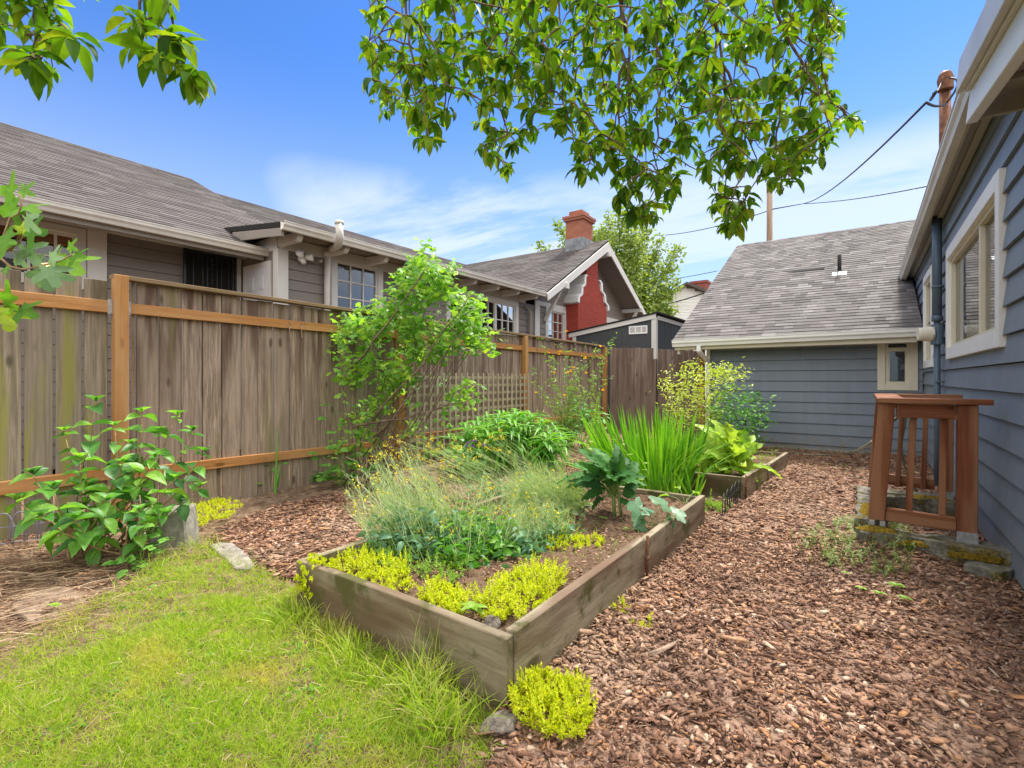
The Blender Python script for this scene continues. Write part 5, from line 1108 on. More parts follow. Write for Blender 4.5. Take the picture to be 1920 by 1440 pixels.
# --- big tangled vine / currant
def blob(lf, T, poly, d0, d1, n, per, L, W, sp=.05, hang=.2, face=.5):
    S = sample(poly, n); ds = RNG.uniform(d0, d1, n); C = np.array([at(u, v, d=d) for (u, v), d in zip(S, ds)])
    P = np.repeat(C, per, 0)+RNG.normal(0, sp, (n*per, 3)); m_ = len(P); d = rdir(m_, -.8, .6); d[:, 2] -= hang
    nn = rdir(m_, .0, 1)+np.array([0,0,.8])+B_*face; Ls = RNG.uniform(L*.65, L*1.2, m_)
    lf.put(T, P, d, nn, Ls, Ls*W); return C
def vine():
    st = MB(); lf = LF(); bs = at(672, 915, z=0)
    polys = [([(775,478),(800,468),(812,500),(790,540),(760,520)], 16), ([(800,500),(850,500),(850,560),(800,560)], 26), ([(860,545),(905,560),(905,640),(870,650),(850,600)], 30), ([(740,510),(800,540),(790,620),(720,600)], 34),
             ([(660,585),(720,560),(740,620),(690,650)], 20), ([(620,600),(690,600),(700,690),(660,730),(620,690)], 34), ([(760,600),(860,600),(850,670),(760,680)], 34), ([(700,650),(770,640),(780,720),(720,770)], 26),
             ([(830,690),(890,700),(895,750),(840,770)], 7), ([(600,780),(700,760),(720,860),(690,900),(630,900)], 14), ([(750,760),(840,760),(850,850),(770,850)], 6), ([(680,740),(720,740),(700,790)], 5), ([(870,600),(950,640),(930,680),(870,660)], 5)]
    tips = []
    for pl_, n in polys: tips += list(blob(lf, CUR, pl_, 5.45, 6.25, int(n*1.45), 9, .078, .98, .06))
    tips = np.array(tips); idx = RNG.permutation(len(tips))
    for i in idx[:22]:
        t = tips[i]; b0 = bs+[RNG.uniform(-.25, .35), RNG.uniform(-.2, .3), 0]; mid = np.array([b0[0]*.5+t[0]*.5, b0[1]*.5+t[1]*.5, t[2]*.42])
        P = [b0, b0*.5+mid*.5+[0,0,.05], mid, mid*.5+t*.5+[0,0,.04], t]; st.tube(P, [.009,.0075,.006,.0045,.0025], 5)
    for a, c in (((700,790),(880,555)),((660,800),(900,740)),((650,700),(800,500)),((700,820),(870,620))):
        st.tube(curve(at(*a, d=5.5), at(*c, d=5.4), .0, 8, .012, (0,0,-.05)), np.linspace(.014, .006, 9), 6)
    leafy('vine', 'large tangled leafy vine sprawling over the middle of the fence on bare canes', 'vine', bs, st, (lf, MAT['l_cur']), MAT['twig'])
vine()
# --- kerria
def kerria():
    st = MB(); lf = LF(); fl_ = LF(); bs = at(1060, 812, z=0); D0 = 8.6
    bs = at(1068, 800, d=8.7); bs[2] = 0
    ends = [(1012,640),(1030,660),(1000,690),(1045,645),(1075,655),(1100,650),(1120,640),(1130,700),(1110,700),(1090,680),(1060,690),(1030,710),(1015,740),(1100,730),(1125,735),(1060,720),(1040,755),(1085,745),(1105,770),(1070,770),(1140,640),(1155,632),(1010,770),(1150,705),(1095,790),(1050,790)]
    for u, v in ends:
        tip = at(u+RNG.normal(0, 3), v, d=RNG.uniform(8.2, 9.0)); pts = curve(bs+[RNG.normal(0,.08), RNG.normal(0,.08), 0], tip, 0, 8, .02, (0,0,.12)); st.tube(pts, np.linspace(.006, .002, 9), 4)
        n = 72; P = np.array([along(pts, t)[0] for t in RNG.uniform(.15, 1, n)])+RNG.normal(0, .03, (n, 3)); d = rdir(n, -.4, .6); L_ = RNG.uniform(.04, .085, n); lf.put(LAN, P, d, rdir(n, .3, 1), L_, L_*.32)
    for u, v in ((1028,662),(1050,660),(1070,697),(1098,700),(1075,690),(1058,742),(1130,732),(1125,650),(1062,622),(1065,700),(1048,665),(1005,737),(1040,700),(1097,672)):
        p = at(u, v, d=8.2); d = rdir(7, 0, 1); fl_.put(OV, np.repeat([p], 7, 0), d, rdir(7, .3, 1), .035, .030)
    leafy('flowering_shrub', 'upright wispy shrub with orange yellow blossoms in front of the far fence panel', 'shrub', bs, st, (lf, MAT['l_ker']), MAT['gstem'], [('blossoms', fl_, MAT['orange'])])
kerria()
# --- lanceolate clump
def clump(name, lab, base_pts, hts, lean, L, W, mat, per=16, T=LAN, t0=.25, cat='plant', nb=None, extra=()):
    st = MB(); lf = LF(); c = np.mean(base_pts, 0)
    for b0, h in zip(base_pts, hts):
        o = (b0-c)*lean; tip = b0+np.array([o[0]+RNG.normal(0, .03), o[1]+RNG.normal(0, .03), h]); pts = curve(b0, tip, 0, 5, .0, (-o[0]*.1, -o[1]*.1, .0)); st.tube(pts, np.linspace(.006, .003, 6), 4)
        P = []; D = []
        for k in range(per):
            t = t0+(1-t0)*(k/(per-1))**.75; p, d_ = along(pts, t); a = k*2.4+RNG.uniform(0, .5); up_ = .15+1.1*max(0, t-.7)/.3
            P.append(p); D.append([math.cos(a), math.sin(a), up_])
        n = len(P); L_ = L*RNG.uniform(.7, 1.15, n); lf.put(T, np.array(P), np.array(D), np.array([0,0,1])+rdir(n)*.25, L_, L_*W)
    return leafy(name, lab, cat, c, st, (lf, MAT[mat]), MAT['gstem'], extra)
def disc(c, rx, ry, n, rot=0.):
    a = RNG.uniform(0, 2*math.pi, n); r = np.sqrt(RNG.uniform(0, 1, n)); x = rx*r*np.cos(a); y = ry*r*np.sin(a)
    ax = RT*[1,1,0]; ay = FW*[1,1,0]
    return np.array([c+ax*i+ay*j for i, j in zip(x, y)])
c = at(957, 872, d=6.75)*[1,1,0]; bp = disc(c, .55, .42, 74); hh = .78-.42*(np.linalg.norm(bp-c, axis=1)/.55)**2+RNG.normal(0, .05, 74)
LANC = leafT([(0,.35),(.3,1),(.6,.85),(.85,.4),(1,.03)], .25, .8)
clump('leafy_clump', 'rounded clump of long glossy green leaves in front of the lattice', bp, hh*.92, .5, .27, .15, 'l_lily', 15, LANC)
# purple flowers near
def puff(p, n, r, L, W, zlo=-.2): 
    d = rdir(n, zlo, 1); return np.repeat([p], n, 0)+d*r, d, L, W
def purple():
    st = MB(); lf = LF(); pf = LF(); bs = at(885, 885, z=0)*[1,1,0]
    ex_ = []
    for u, v in ((878,832),(889,828),(886,838),(908,836),(873,838)):
        pf = LF(); p = at(u, v, d=6.0); st.tube(curve(bs, p, 0, 4), .003, 4); P, d, _, _ = puff(p, 16, .012, 0, 0); pf.put(OV, P-unit(d)*.004, d, rdir(16), .026, .016); ex_.append(('flower_head', pf, MAT['purple']))
    blob(lf, CUR, [(835,850),(870,835),(915,850),(900,880),(850,880)], 5.9, 6.3, 34, 8, .055, .9, .05)
    leafy('flowering_plant', 'low plant with small purple flowers left of the glossy leafy clump', 'plant', bs, st, (lf, MAT['l_shr']), MAT['gstem'], ex_)
purple()
# --- iris / crocosmia
def iris():
    lf = LF(); c = at(1215, 900, d=5.15)*[1,1,0]; n = 330; bp = disc(c, .36, .40, n); rel = bp-c
    out_ = rel@RT; dep = rel@FW
    h = RNG.uniform(.55, .98, n); d = np.stack([RNG.normal(0, .07, n), RNG.normal(0, .07, n), np.ones(n)], 1)+RT[None]*(out_*1.35-.12)[:, None]+FW[None]*(dep*.3)[:, None]
    half = n*2//3
    lf.put(BLADE, bp[:half], d[:half], -FW+rdir(half)*.8, h[:half], RNG.uniform(.026, .042, half))
    d2 = d[half:]; lf.put(BLADEC, bp[half:], d2+rdir(n-half)*.16, np.sign(out_[half:])[:, None]*-RT+[0,0,.4], h[half:]*.95, RNG.uniform(.024, .038, n-half))
    # arching left strays and front small fans
    for u, v, L_ in ((1065,795,.7),(1075,770,.8),(1085,755,.85),(1060,740,.7),(1300,790,.7),(1310,830,.55),(1340,800,.5),(1290,760,.8)):
        b0 = c+RT*RNG.uniform(-.2, .25); tp_ = at(u, v, d=4.9); lf.put(BLADEC, b0, tp_-b0+[0,0,.15], (c-tp_)*[1,1,0]+[0,0,.3], np.linalg.norm(tp_-b0)*1.15, .026)
    for u, v in ((1230,905),(1245,903),(1260,905),(1300,915),(1225,900)):
        b0 = at(u, v, d=4.65)*[1,1,0]+[0,0,.02]
        for s in np.linspace(-.5, .5, 6): lf.put(BLADE, b0, RT*s+[0,0,1]+RNG.normal(0,.05,3), -FW, RNG.uniform(.28, .5), .024)
    leafy('iris_clump', 'dense clump of tall bright green sword shaped leaves between the two beds', 'plant', c, None, (lf, MAT['l_iris']), None)
iris()
bramble('weedy_plant', 'bright green narrow leaved weed between the kale and the sword leaf clump', at(1150, 900, d=4.45)*[1,1,0], [at(1120, 830, d=4.4), at(1150, 825, d=4.5), at(1180, 835, d=4.4), at(1100, 845, d=4.4), at(1200, 870, d=4.3), at(1165, 845, d=4.3), at(1215,885,d=4.2)], .05, 6, 'l_weed', LAN0, .3)
# --- golden nandina + green shrub
def shrub(name, lab, base, poly, d0, d1, n, per, L, W, mat, T=LAN0, nst=16, smat='twig', sp=.07):
    st = MB(); lf = LF(); C = blob(lf, T, poly, d0, d1, n, per, L, W, sp, .1)
    for i in RNG.permutation(len(C))[:nst]: st.tube(curve(base+RNG.normal(0, .05, 3)*[1,1,0], C[i], 0, 5, .03), np.linspace(.008, .003, 6), 5)
    return leafy(name, lab, 'shrub', base, st, (lf, MAT[mat]), MAT[smat])
shrub('golden_shrub', 'airy golden yellow shrub around the peeling white downspout', at(1300, 848, d=7.7)*[1,1,0], [(1238,715),(1262,692),(1290,690),(1315,678),(1340,690),(1385,688),(1405,712),(1380,725),(1350,725),(1345,790),(1300,800),(1262,800),(1240,760),(1250,735)], 7.3, 8.3, 150, 12, .060, .42, 'l_nan')
shrub('green_shrub', 'round bluish green shrub in front of the blue garage siding', at(1395, 845, d=7.9)*[1,1,0], [(1330,750),(1360,725),(1400,735),(1440,755),(1450,775),(1430,800),(1415,835),(1380,845),(1345,820),(1325,780)], 7.4, 8.2, 120, 13, .075, .36, 'l_shr')
shrub('low_plant', 'low green plant by the fence corner behind the sword leaf clump', at(1092, 815, d=8.2)*[1,1,0], [(1072,770),(1110,755),(1130,780),(1120,805),(1080,805)], 7.9, 8.4, 26, 10, .08, .45, 'l_shr', OV, 6, 'gstem')
# --- fern frond
lf = LF(); st = MB(); f0 = at(1112, 830, d=7.4)*[1,1,0]; f1 = at(1122, 744, d=7.4); pts = curve(f0, f1, 0, 8, 0, (0,0,.06)); st.tube(pts, .005, 5)
for t in np.linspace(.2, .98, 22):
    p, d_ = along(pts, t)
    for s in (-1, 1): lf.put(LAN0, p, RT*s+[0,0,.25], B_, .12*(1.05-t)+.02, .025)
leafy('fern', 'pale upright fern frond by the corner of the fence', 'fern', f0, st, (lf, MAT['l_weed']), MAT['gstem'])
# --- kale
def bigleaf(lf, st, p0, tip, L, W, T, nrm=None, rib=True):
    p0 = np.array(p0, float); tip = np.array(tip, float); d = unit(tip-p0); s = p0+(tip-p0)*.38
    if rib: st.tube(curve(p0, s+(tip-s)*.15, 0, 4, 0, (0,0,.015)), [.008,.007,.006,.005,.004], 6)
    lf.put(T, s, d, nrm if nrm is not None else B_*.6+np.array([0,0,.8]), L, W)
def wavy(n=9, fold=.12, curl=.3, amp=.05, wid=1.):
    V = []; F = []; cols = [-1, -.55, 0, .55, 1]
    for i in range(n):
        t = i/(n-1); w_ = wid*(math.sin(math.pi*min(1, .06+t*.94))**.7)*(1.0 if t > .15 else .5+t*3.3)+.02
        for j, c in enumerate(cols):
            rf_ = amp*abs(c)*math.sin(i*2.5+j*1.9)+.02*math.sin(i*3.1)*(1-abs(c)); V.append((c*w_/2*(1+.10*math.sin(i*3.7+j)), t*(1-.25*curl*t), -curl*t*t, fold*abs(c)*w_*.6+rf_))
    for i in range(n-1):
        for j in range(4): a = i*5+j; F.append((a, a+1, a+6, a+5))
    return np.array(V), np.array(F)
WAV = wavy(11, .3, .3, .16); WAV2 = wavy(13, .25, .75, .2); WAV3 = wavy(12, .5, .12, .24)
def kale():
    st = MB(); lf = LF(); bs = at(1152, 968, z=.17); top = at(1150, 925, d=3.72)
    st.tube([bs, (bs+top)/2, top], [.014,.013,.012], 8); st.tube([bs+RT*.05, top+RT*.04], [.012,.01], 8)
    for u, v, dd, L_ in ((1072,865,0,.22),(1090,850,.1,.22),(1105,838,-.1,.22),(1125,835,.1,.2),(1145,838,0,.2),(1165,845,-.1,.2),(1180,850,.1,.2),(1195,868,0,.2),(1188,885,-.15,.18),(1110,870,-.25,.2),(1130,862,-.3,.2),(1155,870,-.3,.18),(1175,880,-.25,.18),(1085,885,-.1,.2),(1100,920,-.1,.16),(1108,940,0,.13),(1190,925,0,.16),(1200,905,.1,.14),(1140,850,.2,.2),(1165,868,.15,.18),(1118,905,.2,.16),(1182,948,-.1,.12),(1095,862,-.2,.17),(1120,850,-.2,.17),(1140,848,-.35,.16),(1160,855,.3,.17),(1172,862,-.2,.16),(1185,862,.25,.16),(1108,855,.3,.16),(1098,895,-.3,.15),(1150,885,-.4,.15),(1130,885,-.35,.15)):
        tip = at(u, v, d=3.72+dd*.6); bigleaf(lf, st, top+RNG.normal(0,.01,3)-[0,0,.02*abs(dd)], tip, np.linalg.norm(tip-top)*.66+.02, L_*.5, WAV if RNG.random() < .35 else WAV2, B_*RNG.uniform(.2, 1.1)+np.array([0,0,.9])+RNG.normal(0,.45,3))
    leafy('kale_plant', 'dark blue green kale plant with curled leaves in the large bed', 'kale', bs, st, (lf, MAT['l_kale']), MAT['gstem'])
kale()
def squash():
    st = MB(); lf = LF(); bs = at(1232, 1000, z=.17)
    for u, v, L_ in ((1205,955,.13),(1235,950,.13),(1262,965,.12),(1215,985,.12),(1250,985,.11),(1225,965,.12),(1205,975,.1)):
        tip = at(u, v, d=3.35); st.tube(curve(bs, tip, -.02, 4), .003, 5); lf.put(CUR, tip, unit(tip-bs+RNG.normal(0,.03,3))*[1,1,.2], B_*.5+np.array([0,0,1])+RNG.normal(0,.3,3), L_, L_*1.1)
    leafy('vegetable_seedling', 'pale grey green broad leaved seedling inside the far right of the large bed', 'plant', bs, st, (lf, MAT['l_glau']), MAT['gstem'])
    st = MB(); lf = LF(); bs = at(1285, 950, z=.17)
    for u, v in ((1255,930),(1300,925),(1275,918),(1290,935)):
        tip = at(u, v, d=4.1); st.tube(curve(bs, tip, -.02, 4), .003, 5); lf.put(OV2, tip, (tip-bs)*[1,1,.3], np.array([0,0,1]), .11, .05)
    leafy('vegetable_seedling', 'light green seedling leaning over the back right corner of the large bed', 'plant', bs, st, (lf, MAT['l_weed']), MAT['gstem'])
squash()
def chard():
    st = MB(); lf = LF(); bs = at(1365, 885, z=.13); bs[1] = max(bs[1], 5.62)
    for u, v, dd in ((1310,830,0),(1330,812,.1),(1345,790,.2),(1362,785,.0),(1378,800,-.1),(1395,810,.1),(1408,818,0),(1412,835,-.1),(1385,835,-.25),(1350,840,-.3),(1325,850,-.2),(1335,870,-.3),(1360,825,.2),(1400,845,.15),(1305,860,.0),(1320,875,-.2),(1390,868,-.3),(1300,815,.1),(1370,840,-.3),(1340,825,-.2),(1350,812,.3),(1385,822,.2),(1322,838,.2),(1398,832,-.2),(1355,855,-.35),(1375,862,-.35),(1330,860,.1),(1405,870,-.1),(1368,800,-.1),(1345,870,-.35)):
        tip = at(u, v, d=5.55+dd*.7); tip[2] = max(tip[2], .2); bigleaf(lf, st, bs+RNG.normal(0,.02,3)*[1,1,0], tip, np.linalg.norm(tip-bs)*.62+.05, .18*RNG.uniform(.8, 1.2), WAV3 if RNG.random() < .5 else WAV2, B_*RNG.uniform(.3, 1.2)+np.array([0,0,.7])+RNG.normal(0,.35,3))
    for u, v, w_ in ((1440,873,.13),(1395,878,.12)):
        s = at(u-28, v, z=.24); e = at(u+26, v+6, z=.20); lf.put(WAV, s, e-s, np.array([0,0,1])+B_*.3, np.linalg.norm(e-s)*1.2, w_)
    leafy('chard_plant', 'big pale yellow green chard with crinkled leaves in the far bed', 'chard', bs, st, (lf, MAT['l_chard']), MAT['tan'])
chard()
# --- sedum clumps
def sedum(lab, pts_base, dirs=None, h=(.03,.08), mat='l_sedum', nl=22, name='sedum_clump', ls=.013, cat='sedum'):
    lf = LF(); n = len(pts_base); c_ = pts_base.mean(0); ncl = max(2, n//22); ctr = pts_base[RNG.integers(0, n, ncl)]; hc = RNG.uniform(.45, 1.15, ncl)
    dm = np.linalg.norm(pts_base[:, None, :2]-ctr[None, :, :2], axis=2); k_ = dm.argmin(1); near = dm.min(1)
    out_ = unit((pts_base-ctr[k_])*[1,1,0]+1e-5)*np.minimum(near/.05, 1)[:, None]
    H = RNG.uniform(h[0], h[1], n)*hc[k_]*np.clip(1.15-near/.10, .4, 1.1); D = unit(rdir(n, .0, 1)*.55+out_*.75+(dirs if dirs is not None else np.array([0,0,1.])))
    B0 = pts_base.copy(); B0[:, 2] += .01*hc[k_]
    for k in range(nl):
        t = (k/(nl-1))**.75; a = k*2.4+RNG.uniform(0, 6, n); hx = unit(np.cross(D, np.stack([np.cos(a), np.sin(a), .3*np.ones(n)], 1)))
        lf.put(QUADS, B0+D*(H*(.1+.9*t))[:, None], hx*(1.1-.6*t)+D*(.15+.75*t), D, ls*RNG.uniform(.8, 1.3, n)*(1.15-.4*t), .0046)
    t_ = thing(name, lab, cat, np.mean(pts_base, 0)*[1,1,1]); lf.build('sprigs', MAT[mat], t_, False); return t_
QUADS = (np.array([(-.35,0,0),(.35,0,0),(.5,.5,.02),(-.5,.5,.02),(.12,1,-.02),(-.12,1,-.02)]), np.array([(0,1,2,3),(3,2,4,5)]))
def gpoly(pix, z, n):
    w_ = [tuple(at(u, v, z=z)[:2]) for u, v in pix]; S = sample(w_, n); return np.column_stack([S, np.full(n, z)+RNG.uniform(0, .01, n)])
def keepin(P): return P[(P[:, 0] > bx0+.01) & (P[:, 1] > by0+.05) & (P[:, 0] < bx1-.05)]
sedum('yellow green sedum filling the left corner of the bed behind its board', keepin(gpoly([(590,1050),(640,1045),(700,1050),(760,1060),(770,1110),(740,1120),(680,1100),(620,1075)], .17, 420)), h=(.03,.10))
P = gpoly([(572,1045),(612,1048),(622,1062),(590,1060)], .25, 34); P[:, 1] = np.clip(P[:, 1], 1.44, 1.53); P[:, 0] = np.clip(P[:, 0], -2.4, -2.2)
sedum('yellow sedum trailing over the left end of the front board', np.vstack([P, np.column_stack([RNG.uniform(-2.36, -2.24, 40), RNG.uniform(1.42, 1.46, 40), RNG.uniform(.08, .25, 40)])]), dirs=np.array([0,-.5,-.1]), h=(.02,.05))
sedum('yellow sedum mound in the middle of the front board of the bed', keepin(gpoly([(785,1105),(840,1100),(880,1130),(870,1165),(830,1160),(790,1130)], .17, 230)), h=(.03,.10))
sedum('tall yellow sedum mound at the near right side of the bed', keepin(gpoly([(890,1130),(930,1110),(960,1080),(1000,1070),(1060,1085),(1040,1120),(980,1165),(930,1170),(900,1160)], .17, 480)), h=(.04,.15))
sedum('small bright yellow sedum row in the middle of the bed soil', gpoly([(1005,1015),(1060,1012),(1125,1010),(1132,1028),(1080,1035),(1010,1035)], .17, 150), h=(.03,.08))
sedum('round yellow sedum mound in the bark at the foot of the near bed corner', gpoly([(950,1300),(1010,1275),(1080,1285),(1110,1340),(1090,1390),(1020,1395),(965,1350)], .01, 430), h=(.03,.11))
sedum('bright yellow sedum patch on the soil by the fence behind the concrete block', gpoly([(345,965),(365,945),(430,940),(455,950),(440,970),(390,985),(350,1000)], .01, 330), h=(.03,.08), mat='l_sedum', nl=18, ls=.018)
sedum('dull green sedum carpet under the grey green flowering tangle', keepin(gpoly([(640,1030),(760,1015),(880,1050),(860,1100),(760,1080),(660,1050)], .17, 420)), h=(.03,.09), mat='l_weed')
def tufts(lab, pix, z, h, nspr=14, mat='l_weed', name='weed', grp=None, sp=.02, ls=.02, cat='weed'):
    for (u, v), lb in zip(pix, lab):
        c = at(u, v, z=z); P = c+RNG.normal(0, sp, (nspr, 3))*[1,1,0]; sedum(lb, P, h=h, mat=mat, nl=12, name=name, ls=ls, cat=cat)
tufts(['small yellow green sprig in the bark beside the bed, left of a pair', 'small yellow green sprig in the bark beside the bed, right of a pair'], [(1165,1150),(1203,1180)], .01, (.03,.06), 12, 'l_sedum')
def sprout(lab, u, v, L=.05, n=8, z=.015, mat='l_weed'):
    lf = LF(); c = at(u, v, z=z); a = np.arange(n)*2.4; d = np.stack([np.cos(a), np.sin(a), .5+.3*(np.arange(n) % 3)], 1); lf.put(OV2, np.repeat([c], n, 0)+[0,0,.01], d, np.array([0,0,1.]), L*RNG.uniform(.7, 1.1, n), L*.42)
    t_ = thing('sprout', lab, 'weed', c); lf.build('leaves', MAT[mat], t_)
sprout('largest bright green sprout in the bark path below the sparse weeds', 1680, 1103, .055, 9); sprout('bright green sprout in the bark directly below the largest sprout', 1697, 1127, .045)
sprout('small bright sprout in the bark left of the largest sprout', 1648, 1117, .04); sprout('tiny sprout in the bark furthest left of the sprout group', 1615, 1108, .035); sprout('tiny single sprout in the bark above the sprout group', 1585, 1078, .03)
sprout('leafy seedling standing at the near corner inside the bed', 885, 1150, .075, 9, .2); sprout('small seedling among soil at the base of the kale', 1130, 975, .04, 7, .18); sprout('tiny seedling in the open soil right of the kale', 1175, 995, .03, 6, .18)
sprout('bright leafy weed at the lawn edge on the earth patch', 103, 1140, .04, 6, .03)
# sparse weedy patch on the path
def weedpatch():
    lf = LF(); P = gpoly([(1480,1010),(1540,1000),(1640,985),(1700,1010),(1720,1060),(1690,1090),(1600,1080),(1500,1045)], .01, 300)
    P[:, 2] += gz(P[:, 0], P[:, 1]); n = len(P); H = RNG.uniform(.03, .11, n); D = unit(rdir(n, .6, 1)+[0,0,.6])
    for k in range(14):
        a = RNG.uniform(0, 6.28, n); hx = np.stack([np.cos(a), np.sin(a), .4*np.ones(n)], 1); lf.put(QUADS, P+D*(H*(k+1)/14)[:, None], hx, D, RNG.uniform(.010, .022, n), .004)
    lf.put(GR0, P, D, rdir(n), H, .003)
    tag(lf.build('sparse_weeds', MAT['l_ker'], None, False), kind='stuff')
    lf = LF(); P = gpoly([(1500,870),(1600,860),(1640,880),(1560,900)], .01, 60); n = len(P); lf.put(GR1, P, rdir(n, .3, 1), rdir(n), RNG.uniform(.02, .05, n), .004)
    P = gpoly([(1090,1170),(1130,1150),(1200,1120),(1120,1210)], .01, 12); n = len(P); lf.put(GR1, P, rdir(n, .3, 1), rdir(n), RNG.uniform(.02, .05, n), .004)
    P = np.vstack([gpoly([(940,1000),(1160,960),(1260,1000),(1160,1060),(1000,1080)], .175, 110), gpoly([(1180,880),(1290,905),(1280,925),(1190,905)], .01, 160), gpoly([(1420,850),(1460,840),(1455,862),(1425,872)], .13, 130), gpoly([(1040,760),(1110,790),(1090,830),(1050,800)], .0, 200)]); n = len(P); lf.put(GR1, P, rdir(n, .3, 1), rdir(n), RNG.uniform(.02, .07, n), .006)
    tag(lf.build('scattered_weeds', MAT['l_weed'], None, False), kind='stuff')
weedpatch()
sedum('yellow green upright plant beside the back right corner of the near bed', at(1335, 955, z=0)+RNG.normal(0, .05, (46, 3))*[1,1.5,0], h=(.08,.22), mat='l_weed', nl=26, name='low_plant', ls=.03, cat='plant')
# creeping yellow carpet
lf = LF(); P = gpoly([(870,868),(930,850),(1010,846),(1040,852),(1020,872),(960,880),(890,885)], .02, 900); n = len(P); d = rdir(n, -.2, .6)
lf.put(OV, P+[0,0,1]*RNG.uniform(0, .07, (n, 1)), d, rdir(n, .4, 1), RNG.uniform(.03, .06, n), RNG.uniform(.018, .03, n)); tag(lf.build('creeping_ground_cover', MAT['l_sedum'], None), kind='stuff')
lf = LF(); P = np.array([at(u, v, d=RNG.uniform(6.6, 7.1)) for u, v in sample([(985,840),(1030,835),(1045,850),(1000,855)], 60)]); n = len(P); lf.put(OV, P, rdir(n), rdir(n), .035, .03)
st = MB(); c = P.mean(0)*[1,1,0]; [st.tube(curve(c+RNG.normal(0,.08,3)*[1,1,0], p, 0, 3), .003, 4) for p in P[:20]]
leafy('flower_cluster', 'cluster of small yellow flowers at the right foot of the glossy leafy clump', 'flowers', c, st, (lf, MAT['yellow']), MAT['gstem'])
# --- airy flowering brassica tangle
def brassica(lab, basepoly, z, tops, n, d0, d1, hscale, leafn, flowers, name='flowering_brassica', lm='l_glau', sm='silver_stem', fr=.5):
    st = LF(); lf = LF(); fl_ = LF(); sv = LF()
    T = (np.array([(-.5,0,0),(.5,0,0),(.45,.5,.05),(-.45,.5,.05),(.3,1,0),(-.3,1,0)]), np.array([(0,1,2,3),(3,2,4,5)]))
    B = [tuple(at(u, v, z=z)[:2]) for u, v in basepoly]; S = sample(B, n); S[:, 0] = np.clip(S[:, 0], bx0-.25, bx1-.1)
    P0 = np.column_stack([S, np.full(n, z)]); U = sample(tops, n); D = RNG.uniform(d0, d1, n)
    P1_ = np.array([at(u, v, d=d) for (u, v), d in zip(U, D)]); 
    # match left bases with left tops
    ra = np.argsort(P0@RT); rb = np.argsort(P1_@RT); P0 = P0[ra]; P1_ = P1_[rb]
    mid = P0*.5+P1_*.5+RNG.normal(0, .03, (n, 3))-(P1_-P0)*[.12,.12,-.05]
    for a, c, w0 in ((P0, mid, .0045), (mid, P1_, .0032)): L_ = np.linalg.norm(c-a, axis=1); st.put(T, a, c-a, rdir(n), L_, w0)
    for k in range(9):      # side pods and twigs
        t = RNG.uniform(.35, 1.0, n)[:, None]; p = np.where(t < .5, P0+(mid-P0)*t*2, mid+(P1_-mid)*(t*2-1)); dd = unit(P1_-P0)+rdir(n, -.1, .7)*.9
        L_ = RNG.uniform(.035, .11, n); st.put(T, p, dd, rdir(n), L_, .0020)
        if k < 3:
            q = p+unit(dd)*L_[:, None]*.7; st.put(T, q, unit(P1_-P0)+rdir(n)*.8, rdir(n), L_*.6, .0016)
    m_ = int(n*fr); pick = RNG.permutation(n)[:m_]
    for k in range(flowers): p = P1_[pick]+RNG.normal(0, .013, (m_, 3)); fl_.put(OV, p, rdir(m_, -.2, 1), rdir(m_), .013, .011)
    n2 = n*leafn
    if n2:
        i = RNG.integers(0, n, n2); t = RNG.uniform(0, .55, n2)[:, None]; p = P0[i]+(mid[i]-P0[i])*t*1.4+RNG.normal(0, .03, (n2, 3)); p[:, 2] = np.maximum(p[:, 2], z+.01); L_ = RNG.uniform(.03, .085, n2); lf.put(OV2, p, rdir(n2, -.2, .6), rdir(n2, .3, 1), L_, L_*.45)
    t_ = thing(name, lab, 'plant', P0.mean(0)); st.build('stems', MAT['l_silver'], t_, False)
    if n2: lf.build('foliage', MAT[lm], t_)
    if flowers: fl_.build('blossoms', MAT['yellow'], t_, False)
brassica('silvery tangle of thin yellow flowered stems spilling left out of the bed', [(690,1040),(760,1000),(870,1010),(900,1040),(800,1060)], .17, [(640,900),(690,845),(760,835),(800,870),(820,930),(790,1000),(700,1010),(640,950)], 250, 2.9, 3.7, 1, 4, 5, fr=.3)
brassica('leafy green flowering tangle over the centre of the bed', [(760,1010),(860,985),(960,1000),(970,1050),(860,1075)], .17, [(770,930),(830,890),(920,890),(990,920),(1000,960),(960,1040),(860,1050),(780,1010)], 210, 2.8, 3.6, 1, 8, 5, lm='l_hyd', fr=.3)
brassica('tall sparse stems with yellow flower heads standing before the lattice', [(700,930),(800,915),(900,905),(960,900)], .02, [(690,850),(745,800),(800,820),(880,825),(950,800),(960,850),(860,880),(720,890)], 90, 4.6, 5.4, 1, 3, 12, lm='l_glau', fr=.75)
brassica('fine silver herb mound with a few yellow flowers left of the kale', [(960,960),(1030,935),(1100,935),(1090,965),(1010,975)], .17, [(935,905),(985,872),(1040,868),(1090,890),(1100,930),(1060,960),(960,965)], 430, 3.6, 4.2, 1, 2, 2, name='herb_mound', lm='l_silver', fr=.08)
brassica('loose spindly yellow flowering stems before the herb mound', [(960,1035),(1040,1000),(1080,1000),(1010,1050)], .17, [(940,960),(1000,930),(1070,940),(1080,990),(1000,1020)], 110, 3.0, 3.5, 1, 3, 4, fr=.35)
